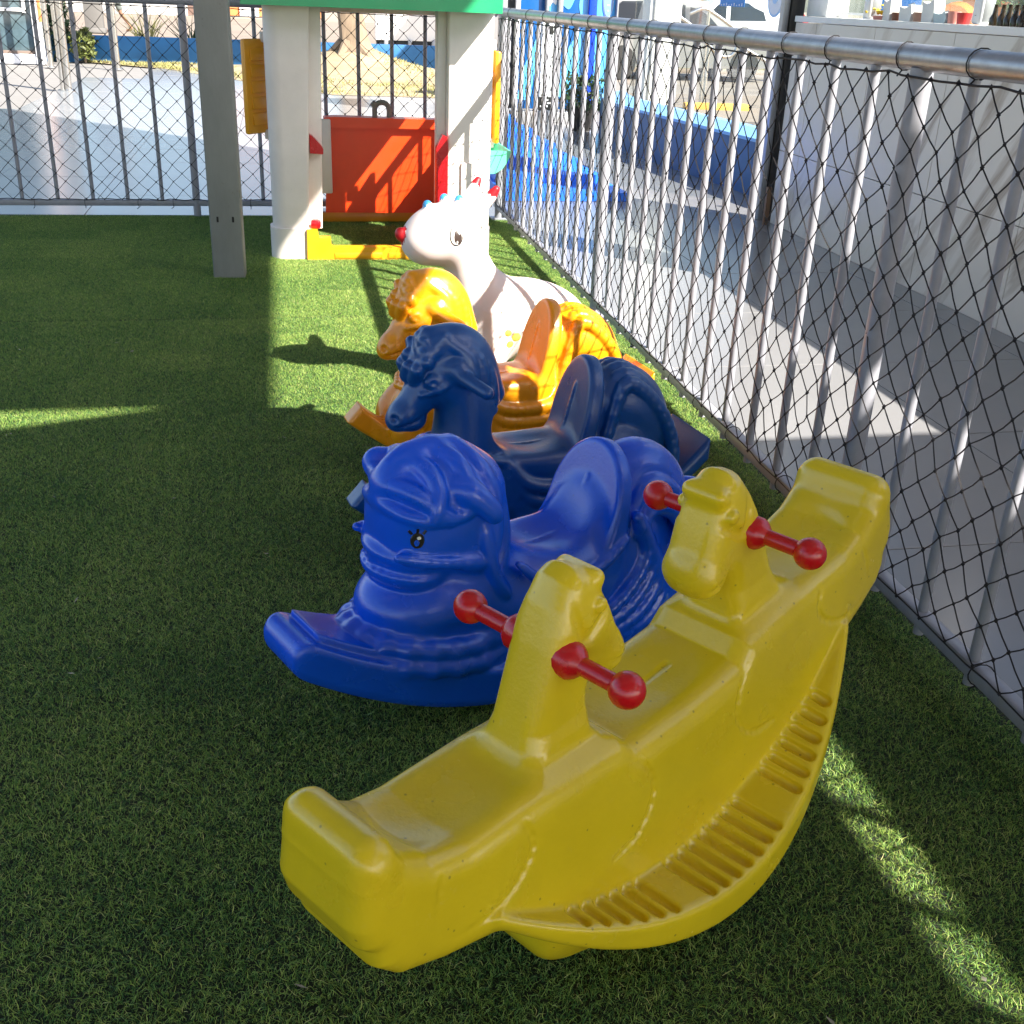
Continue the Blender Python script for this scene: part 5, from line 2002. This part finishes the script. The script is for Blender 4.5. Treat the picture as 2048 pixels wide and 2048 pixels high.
# ------------------------------------------------------------------ cars
def car(loc, rz, mat, label, L_=3.9, W_=1.68, hatch=True):
    r_ = empty('parked_car', loc, rz, label, 'car', 'parked cars')
    lo_ = [(-L_ / 2, 0.30), (-L_ / 2 + 0.02, 0.62), (-L_ / 2 + 0.10, 0.80), (-L_ / 2 + 1.05, 0.92), (L_ / 2 - 0.35, 0.98), (L_ / 2 - 0.03, 0.90), (L_ / 2, 0.60), (L_ / 2 - 0.04, 0.30),
           (L_ / 2 - 0.40, 0.24), (-L_ / 2 + 0.4, 0.24)]
    bm_ = bmesh.new()
    prism(bm_, lo_, 'y', -W_ / 2, W_ / 2)
    bevel_all(bm_, 0.07, 3, 20)
    obj('body', bm_, mat, r_, angle=50)
    cab = [(-L_ / 2 + 0.95, 0.90), (-L_ / 2 + 1.55, 1.38), (-L_ / 2 + 1.95, 1.46), (L_ / 2 - 0.75, 1.44), (L_ / 2 - 0.30, 1.28), (L_ / 2 - 0.12, 0.93)]
    bm_ = bmesh.new()
    prism(bm_, cab, 'y', -W_ / 2 + 0.10, W_ / 2 - 0.10)
    for v in bm_.verts:
        if v.co.z > 1.1:
            v.co.y *= 0.86
    bevel_all(bm_, 0.05, 3, 20)
    obj('cabin', bm_, mat, r_, angle=50)
    for sy in (-1, 1):
        for pts_ in ([(-L_ / 2 + 1.28, 0.96), (-L_ / 2 + 1.68, 1.34), (-0.10, 1.38), (-0.10, 0.98)], [(0.0, 0.98), (0.0, 1.38), (0.72, 1.36), (0.85, 1.00)], [(0.95, 1.01), (0.83, 1.35), (L_ / 2 - 0.72, 1.34), (L_ / 2 - 0.42, 1.06)]):
            b2 = bmesh.new()
            vs_ = []
            for px_, pz_ in pts_:
                w_ = (W_ / 2 - 0.10) * (1 - 0.14 * max(0, min(1, (pz_ - 0.93) / 0.3)))
                vs_.append((px_, sy * (w_ + 0.008), pz_))
            a = [b2.verts.new(v) for v in vs_]
            b_ = [b2.verts.new((v[0], v[1] - sy * 0.03, v[2])) for v in vs_]
            b2.faces.new(a)
            b2.faces.new(b_[::-1])
            for i in range(4):
                b2.faces.new((a[i], b_[i], b_[(i + 1) % 4], a[(i + 1) % 4]))
            obj('side_window', b2, MT['glass_dark'], r_)
        for xx in (-L_ / 2 + 0.72, L_ / 2 - 0.70):
            bm_ = bmesh.new()
            lathe(bm_, [(0.20, -0.09), (0.29, -0.09), (0.305, -0.06), (0.305, 0.06), (0.29, 0.09), (0.20, 0.09)], seg=20)
            bmesh.ops.rotate(bm_, cent=(0, 0, 0), matrix=Matrix.Rotation(R(90), 3, 'X'), verts=bm_.verts)
            bmesh.ops.translate(bm_, vec=(xx, sy * (W_ / 2 - 0.08), 0.305), verts=bm_.verts)
            w = obj('wheel', bm_, MT['tyre'], r_)
            bm_ = bmesh.new()
            lathe(bm_, [(0.03, 0), (0.19, 0.0), (0.195, 0.02), (0.05, 0.035)], seg=16)
            bmesh.ops.rotate(bm_, cent=(0, 0, 0), matrix=Matrix.Rotation(R(90 * sy), 3, 'X'), verts=bm_.verts)
            bmesh.ops.translate(bm_, vec=(xx, sy * (W_ / 2 - 0.0), 0.305), verts=bm_.verts)
            obj('rim', bm_, MT['stainless'], w)
        bm_ = bmesh.new()
        prism(bm_, [(L_ / 2 - 0.30, 0.86), (L_ / 2 - 0.06, 0.80), (L_ / 2 - 0.12, 1.00), (L_ / 2 - 0.32, 1.30), (L_ / 2 - 0.42, 1.30)], 'y', sy * (W_ / 2 - 0.16) - 0.07, sy * (W_ / 2 - 0.16) + 0.07)
        bevel_all(bm_, 0.015, 2)
        obj('tail_lamp', bm_, MT['lamp_red'], r_)
        bm_ = bmesh.new()
        box(bm_, (-L_ / 2 + 0.12, sy * 0.58, 0.68), (0.16, 0.30, 0.12), 0.03)
        obj('headlamp', bm_, MT['stainless'], r_)
    return r_


car((10.55, 27.6, 0.0), R(-10), MT['car_white'], 'white parked hatchback with a tall red tail lamp beyond the road')
car((7.45, 22.3, -0.03), R(183), MT['car_grey'], 'grey parked car seen behind the stainless handrail')

# ==================================================================== LEFT AND CENTRE BACKGROUND
sf = empty('glass_shopfront', (-4.2, 21.1, 0), 0, 'white framed glass door front with an orange strip, far left', 'shopfront')


def SFR(name, bm_, mat, parent=None):
    bmesh.ops.translate(bm_, vec=-sf.location, verts=bm_.verts)
    return obj(name, bm_, mat, parent or sf)


SFR('plinth', B((-5.0, 21.1, 0.075), (2.35, 0.16, 0.15), 0.01), MT['white_frame'])
SFR('frame_post', B((-3.84, 21.06, 1.4), (0.13, 0.16, 2.8), 0.008), MT['white_frame'])
SFR('orange_strip', B((-3.765, 20.975, 1.7), (0.045, 0.02, 2.1), 0.002), MT['orange_wall'])
SFR('bottom_rail', B((-4.8, 21.1, 0.175), (1.8, 0.08, 0.05), 0.006), material('bronze_frame', (0.16, 0.12, 0.10), 0.4))
SFR('door_glass', B((-4.8, 21.12, 1.45), (1.8, 0.02, 2.5)), material('reflection_tinted_glass', (0.02, 0.035, 0.02), 0.05, 0, 0.3, 1.2, col2=(0.13, 0.20, 0.25), rvary=0.02, spec=1.0))  # reflected sky and greenery are mixed into the glass colour
SFR('white_sash', B((-4.02, 21.09, 1.45), (0.05, 0.05, 1.35), 0.004), MT['white_frame'])
SFR('white_sash', B((-4.30, 21.09, 0.82), (0.52, 0.05, 0.05), 0.004), MT['white_frame'])
sp0 = empty('steel_post', (-3.57, 20.3, 0), 0, 'slim steel pole nearest the white door frame', 'pole', 'steel poles on the forecourt')
obj('tube', T([(0, 0, 0), (0, 0, 2.9)], 0.042, 14), MT['stainless'], sp0)
obj('floor_flange', lathe(bmesh.new(), [(0.085, 0), (0.085, 0.012), (0.045, 0.02)], seg=18), MT['stainless'], sp0)
for (lx, ly, lb) in ((-2.635, 16.0, 'bright twin-looking steel pole standing closest to the back railing'), (-2.53, 20.2, 'steel pole in front of the far blue planter wall')):
    o_ = sp0.copy()
    COL.objects.link(o_)
    o_.location = (lx, ly, 0)
    o_['label'] = lb
    for ch in list(sp0.children):
        c_ = ch.copy()
        COL.objects.link(c_)
        c_.parent = o_
o2_ = obj('brace_tube', T([(-0.075, 0.02, 0), (-0.075, 0.02, 2.9)], 0.030, 12), MT['stainless'], bpy.data.objects.get('steel_post.001'))

# long blue planter wall
pw = empty('planter_wall', (1.0, 22.1, 0), 0, 'long low blue planter wall across the far side of the forecourt', 'wall')
bm = bmesh.new()
box(bm, (0, 0, 0.21), (10.6, 0.20, 0.44), 0.008)
obj('wall_body', bm, MT['bluewall'], pw)


# planting bed with the mound round the tree
def bed_h(x, y):
    d2 = ((x - 1.28) / 1.05) ** 2 + ((y - 20.9) / 1.1) ** 2
    h_ = 0.40 * math.exp(-d2 * 0.9)
    edge = 19.2 - 1.15 * min(1, max(0, (x + 1.2) / 1.8)) * 1.9 if x < 0.6 else 17.0
    return h_ + 0.02 * math.sin(x * 5) * math.sin(y * 4) + 0.012


bm = bmesh.new()
nx_, ny_ = 70, 44
front = lambda x: 20.6 + (x + 1.8) * (16.3 - 20.5) / 2.45 if x < 0.65 else 16.3 - 0.1 * (x - 0.65)
front2 = lambda x: 22.0 if x < -3.4 else (min(21.9, 22.0 - (x + 3.4) * 0.85) if x < -1.8 else front(x))
gv = []
for i in range(nx_ + 1):
    x = -3.4 + 7.6 * i / nx_
    row = []
    for j in range(ny_ + 1):
        f_ = j / ny_
        y = front2(x) * (1 - f_) + 21.99 * f_
        z = bed_h(x, y) * min(1, f_ * 6) + 0.004
        row.append(bm.verts.new((x, y, z)))
    gv.append(row)
for i in range(nx_):
    for j in range(ny_):
        bm.faces.new((gv[i][j], gv[i + 1][j], gv[i + 1][j + 1], gv[i][j + 1]))
struct(obj('planting_bed', bm, MT['sand']))
# sparse dry grass on it
nb = 16000
xs_ = rng.uniform(-3.3, 4.1, nb)
fs_ = rng.uniform(0.01, 0.99, nb)
patch = np.sin(xs_ * 3.1 + 1) + np.sin(fs_ * 14 + xs_ * 2) + rng.normal(0, 0.7, nb) + np.where(fs_ < 0.35, 1.1, -0.5)
keep = patch > 0.35
xs_, fs_ = xs_[keep], fs_[keep]
n_ = len(xs_)
V = np.zeros((n_, 3, 3))
for i in range(n_):
    x, f_ = xs_[i], fs_[i]
    y = front2(x) * (1 - f_) + 21.99 * f_
    z = bed_h(x, y) * min(1, f_ * 6)
    a = random.uniform(0, 6.28)
    w_ = 0.010
    h_ = random.uniform(0.02, 0.055)
    V[i] = ((x - w_ * math.cos(a), y - w_ * math.sin(a), z), (x + w_ * math.cos(a), y + w_ * math.sin(a), z), (x + random.gauss(0, 0.03), y + random.gauss(0, 0.03), z + h_))
go2 = link('dry_grass', np_mesh('dry_grass', V.reshape(-1, 3), np.arange(3 * n_).reshape(-1, 3)), MT['straw'], kind='stuff')
tag(go2, 'patchy dry grass on the planting bed around the tree', 'grass')

# tree on the mound
tr = empty('tree', (1.28, 20.7, 0.34), 0, 'pale-barked tree trunk on the sandy mound seen through the playhouse', 'tree')
bm = bmesh.new()
trunk = [(0.05, 0, -0.05), (0.03, 0, 0.10), (0.0, 0, 0.35), (-0.06, 0.02, 0.75), (-0.10, 0.03, 1.3), (-0.05, 0.06, 2.0), (0.05, 0.05, 2.7)]
rad = [0.34, 0.265, 0.225, 0.205, 0.19, 0.17, 0.12]
sp_ = spline([(*p, r_) for p, r_ in zip(trunk, rad)], 6)
tube(bm, [p[:3] for p in sp_], [p[3] for p in sp_], 22)
for v in bm.verts:
    a = math.atan2(v.co.y, v.co.x)
    f_ = 1 + 0.10 * math.sin(a * 5 + v.co.z * 2) * max(0.25, 1 - v.co.z) + 0.03 * math.sin(a * 11 + v.co.z * 9)
    v.co.x *= f_
    v.co.y *= f_
for a in (0.3, 1.6, 2.9, 4.1, 5.3):
    tube(bm, [(0.18 * math.cos(a), 0.18 * math.sin(a), 0.14), (0.32 * math.cos(a), 0.32 * math.sin(a), 0.03), (0.48 * math.cos(a), 0.48 * math.sin(a), -0.08)], [0.10, 0.07, 0.03], 8)
for p in ((0.9, 0.2, 3.5), (-0.9, 0.4, 3.6), (0.2, -0.8, 3.7), (0.1, 0.9, 3.9)):
    tube(bm, spline([(0.03, 0.05, 2.5), (p[0] * 0.45, p[1] * 0.45, 3.0), p], 4), [0.11 - 0.008 * k for k in range(9)], 8)
obj('trunk', bm, MT['bark'], tr)
link('crown', leaf_ball(3500, (0, 0, 4.2), 1.7, 0.09, 8, 0.7), MT['leaf'], tr, kind='stuff')
tr.children[-1]['kind'] = 'stuff'

# spiky tufts behind the blue wall and low shrub at its left end
def tuft(loc, n, h_, sp, mat, label, w_=0.012, group=None):
    r_ = empty('grass_tuft', loc, 0, label, 'plant', group)
    bm_ = bmesh.new()
    for i in range(n):
        a = random.uniform(0, 6.28)
        l_ = h_ * random.uniform(0.6, 1.1)
        s_ = sp * random.uniform(0.2, 1)
        p0 = Vector((random.gauss(0, 0.05), random.gauss(0, 0.05), 0))
        p1 = p0 + Vector((math.cos(a) * s_ * 0.4, math.sin(a) * s_ * 0.4, l_ * 0.65))
        p2 = p0 + Vector((math.cos(a) * s_, math.sin(a) * s_, l_))
        tube(bm_, [p0, p1, p2], [w_, w_ * 0.8, w_ * 0.2], 3)
    obj('blades', bm_, mat, r_, kind='stuff')
    return r_


tuft((-2.35, 23.2, 0.0), 46, 0.80, 0.55, MT['straw'], 'wide tuft of yellow-green spiky grass behind the planter wall, left of the grey column')
tuft((-1.55, 23.0, 0.0), 34, 0.75, 0.5, MT['dark_leaf'], 'dark green spiky tuft hidden partly by the grey column')
tuft((-3.75, 23.3, 0.0), 22, 0.85, 0.4, material('dry_twig', (0.12, 0.09, 0.06), 0.9), 'thin bare twigs standing behind the planter wall, far left', 0.006)
tuft((0.62, 23.0, 0.0), 18, 0.75, 0.5, MT['dark_leaf'], 'dark spiky tuft just left of the tree trunk')
sb = empty('shrub', (-3.25, 21.75, 0), 0, 'small leafy green shrub at the left end of the planter wall', 'plant')
obj('stem', T([(0, 0, 0), (0.02, 0, 0.25)], 0.02, 6), MT['bark'], sb)
link('foliage', leaf_ball(500, (0, 0, 0.30), 0.22, 0.045, 12, 1.2), material('olive_leaf', (0.09, 0.11, 0.02), 0.6, 0, 0.4, 6), sb, kind='stuff')
hd = empty('hedge', (-3.72, 21.9, 0), 0, 'tall narrow green hedge beside the white door frame', 'plant')
obj('stem', T([(0, 0, 0), (0, 0, 0.8)], 0.03, 6), MT['bark'], hd)
link('foliage', leaf_ball(900, (0, 0.1, 0.55), 0.24, 0.05, 15, 2.4), MT['dark_leaf'], hd, kind='stuff')

# white building beyond the wall, behind the tree
wb = empty('white_building', (5.6, 30.5, 0), 0, 'plain white building wall behind the tree', 'building')
bm = bmesh.new()
box(bm, (0, 0, 1.75), (6.3, 0.3, 3.1), 0.02)
obj('wall', bm, MT['white_wall'], wb)
bm = bmesh.new()
box(bm, (0, 0.02, 0.10), (6.25, 0.24, 0.20), 0.01)
obj('plinth', bm, MT['black'], wb)
for i in range(10):
    bm = bmesh.new()
    box(bm, (-2.9 + 0.6 * i, -0.24, 0.12), (0.10, 0.10, 0.22), 0.01)
    obj('foot', bm, MT['frame_grey'], wb)
ob = empty('orange_building', (-0.6, 60, 0), 0, 'orange painted house front far beyond the pavement', 'building')
bm = bmesh.new()
box(bm, (0, 0, 2.2), (5.6, 0.3, 4.4), 0.02)
obj('wall', bm, MT['orange_wall'], ob)
bm = bmesh.new()
box(bm, (-0.6, -0.2, 1.0), (0.9, 0.1, 2.0), 0.01)
obj('door', bm, MT['white_frame'], ob)

# white wall with a picket gate on top, across the street
gw = empty('white_fence', (-8.5, 56.0, 0), 0, 'white wall topped by white pickets across the street', 'fence')
bm = bmesh.new()
box(bm, (0, 0, 0.28), (9.4, 0.3, 0.56), 0.02)
obj('base_wall', bm, MT['street_white'], gw)
bm = bmesh.new()
box(bm, (0, 0, 1.95), (9.4, 0.08, 0.10), 0.01)
obj('top_rail', bm, MT['street_white'], gw)
p0_ = None
for i in range(46):
    loc = (-4.6 + 0.2 * i, 0, 1.24)
    if p0_ is None:
        bm = bmesh.new()
        box(bm, (0, 0, 0), (0.09, 0.05, 1.36), 0.008, seg=1)
        p0_ = obj('picket', bm, MT['street_white'], gw)
        p0_.location = loc
    else:
        repeat(p0_, loc)
bk = struct(obj('far_house_wall', B((-8.5, 58.5, 1.5), (11, 0.2, 3.0)), material('brick_pink_wall', (0.16, 0.10, 0.08), 0.8, 0, 0.15, 1.0)))
gcx = empty('grey_pillar', (-4.85, 34.8, 0), 0, 'pale grey square pillar on the far pavement', 'pillar')
bm = bmesh.new()
box(bm, (0, 0, 1.4), (0.46, 0.40, 2.8), 0.015)
obj('shaft', bm, MT['concrete'], gcx)
bm = bmesh.new()
box(bm, (0, 0, 0.06), (0.54, 0.48, 0.12), 0.01)
obj('base', bm, MT['concrete'], gcx)

# parked motorcycle far left on the pavement: wheels, tank, seat
mc = empty('motorcycle', (-5.55, 33.5, 0), R(75), 'motorcycle parked on the far pavement behind the steel poles', 'motorcycle')
for xx in (-0.62, 0.62):
    bm = bmesh.new()
    tube(bm, [(xx + 0.29 * math.cos(a), 0, 0.30 + 0.29 * math.sin(a)) for a in [2 * math.pi * k / 24 for k in range(25)]], 0.045, 8)
    w = obj('wheel', bm, MT['tyre'], mc)
    bm = bmesh.new()
    for k in range(8):
        a = 2 * math.pi * k / 8
        tube(bm, [(xx, 0, 0.30), (xx + 0.27 * math.cos(a), 0, 0.30 + 0.27 * math.sin(a))], 0.008, 4)
    obj('spokes', bm, MT['stainless'], w)
bm = bmesh.new()
tube(bm, spline([(-0.20, 0, 0.78), (0.05, 0, 0.84), (0.28, 0, 0.82)], 4), [0.10, 0.13, 0.15, 0.16, 0.16, 0.15, 0.14, 0.12, 0.09], 12)
obj('tank', bm, MT['black'], mc)
bm = bmesh.new()
box(bm, (-0.45, 0, 0.78), (0.62, 0.22, 0.09), 0.03)
obj('seat', bm, MT['black_post'], mc)
bm = bmesh.new()
box(bm, (0.02, 0, 0.42), (0.42, 0.24, 0.34), 0.05)
obj('engine', bm, MT['frame_grey'], mc)
bm = bmesh.new()
tube(bm, [(0.62, 0, 0.30), (0.40, 0, 0.95), (0.34, 0, 1.05)], 0.03, 8)
tube(bm, [(0.30, -0.33, 1.06), (0.36, -0.12, 1.08), (0.36, 0.12, 1.08), (0.30, 0.33, 1.06)], 0.018, 8)
obj('fork', bm, MT['stainless'], mc)

# person walking along the far pavement (mostly above the frame)
pe = empty('person', (-4.45, 36.4, -0.02), R(175), 'person in grey shorts walking on the far pavement', 'person')


def skinned(name, verts, edges, radii, mat, parent, root=0, sub=2):
    me = bpy.data.meshes.new(name)
    me.from_pydata(verts, edges, [])
    o = bpy.data.objects.new(name, me)
    COL.objects.link(o)
    me.materials.append(mat)
    m_ = o.modifiers.new('skin', 'SKIN')
    for i, r_ in enumerate(radii):
        sv = me.skin_vertices[0].data[i]
        sv.radius = (r_, r_) if not isinstance(r_, tuple) else r_
        sv.use_root = i == root
    m_.use_smooth_shade = True
    s_ = o.modifiers.new('sub', 'SUBSURF')
    s_.levels = s_.render_levels = sub
    o.parent = parent
    return o


bv = [(0, 0, 0.92), (0, 0, 1.10), (0.02, 0, 1.32), (0.02, 0, 1.46), (0.03, 0, 1.54), (0.04, 0, 1.66), (0.03, 0, 1.74),
      (0.02, 0.19, 1.42), (-0.06, 0.25, 1.15), (0.08, 0.26, 0.93), (0.12, 0.26, 0.84),
      (0.02, -0.19, 1.42), (0.10, -0.25, 1.16), (0.28, -0.22, 0.98), (0.36, -0.21, 0.92),
      (0.02, 0.10, 0.86), (0.20, 0.10, 0.50), (0.10, 0.10, 0.09), (0.12, 0.10, 0.04), (0.29, 0.10, 0.03),
      (-0.02, -0.10, 0.86), (-0.10, -0.10, 0.48), (-0.36, -0.10, 0.13), (-0.36, -0.10, 0.07), (-0.20, -0.10, 0.03)]
be = [(0, 1), (1, 2), (2, 3), (3, 4), (4, 5), (5, 6), (2, 7), (7, 8), (8, 9), (9, 10), (2, 11), (11, 12), (12, 13), (13, 14),
      (0, 15), (15, 16), (16, 17), (17, 18), (18, 19), (0, 20), (20, 21), (21, 22), (22, 23), (23, 24)]
br = [0.14, 0.125, 0.15, 0.07, 0.055, 0.095, 0.07, 0.065, 0.045, 0.034, 0.03, 0.065, 0.045, 0.034, 0.03, 0.085, 0.058, 0.036, 0.038, 0.03, 0.085, 0.058, 0.036, 0.038, 0.03]
skinned('body', bv, be, br, MT['skin'], pe)
skinned('shorts', [(0, 0, 0.98), (0.02, 0.10, 0.86), (0.17, 0.10, 0.53), (-0.01, -0.10, 0.86), (-0.09, -0.10, 0.53)], [(0, 1), (1, 2), (0, 3), (3, 4)], [0.165, 0.11, 0.098, 0.11, 0.098], MT['shorts'], pe, sub=1)
skinned('shirt', [(0, 0, 0.98), (0, 0, 1.12), (0.02, 0, 1.33), (0.02, 0, 1.45), (0.02, 0.20, 1.41), (-0.03, 0.25, 1.24), (0.02, -0.20, 1.41), (0.07, -0.25, 1.24)], [(0, 1), (1, 2), (2, 3), (2, 4), (4, 5), (2, 6), (6, 7)], [0.16, 0.15, 0.17, 0.085, 0.085, 0.07, 0.085, 0.07], MT['shirt'], pe, sub=1)
bm = bmesh.new()
r_ = bmesh.ops.create_uvsphere(bm, u_segments=14, v_segments=10, radius=0.105)
bmesh.ops.translate(bm, vec=(0.02, 0, 1.71), verts=bm.verts)
bmesh.ops.delete(bm, geom=[v for v in bm.verts if v.co.z < 1.66 and v.co.x > 0.0], context='VERTS')
obj('hair', bm, MT['hair'], pe)

# orange building and tree beyond the kiosk window, navy banner, glimpsed over the sill
kb = empty('orange_shop', (14.6, 17.4, 0), R(-40), 'orange building glimpsed through the kiosk window', 'building')
bm = bmesh.new()
box(bm, (0, 0, 2.0), (7, 0.3, 4.0), 0.02)
obj('wall', bm, MT['orange_wall'], kb)
bm = bmesh.new()
box(bm, (-0.6, -0.22, 1.2), (2.0, 0.1, 2.4), 0.01)
obj('shutter', bm, material('brown_shutter', (0.16, 0.11, 0.08), 0.7, 0, 0.2, 5), kb)
bn = empty('banner_stand', (5.6, 10.4, 0), R(-20), 'navy blue banner stand seen through the kiosk window', 'banner')
bm = bmesh.new()
box(bm, (0, 0, 1.05), (0.5, 0.02, 1.9), 0.004)
obj('banner', bm, MT['panel_dark'], bn)
bm = bmesh.new()
box(bm, (0, 0, 0.04), (0.55, 0.25, 0.08), 0.01)
obj('base', bm, MT['frame_grey'], bn)
t2 = empty('tree', (8.0, 11.2, 0), 0, 'leafy green tree seen through the right end of the kiosk window', 'tree')
obj('trunk', T([(0, 0, 0), (0.05, 0, 0.8), (0, 0.1, 1.4)], [0.12, 0.10, 0.07], 10), MT['bark'], t2)
link('crown', leaf_ball(1800, (0, 0, 1.75), 0.85, 0.07, 21, 0.9), material('fresh_leaf', (0.07, 0.13, 0.03), 0.6, 0, 0.4, 4), t2, kind='stuff')
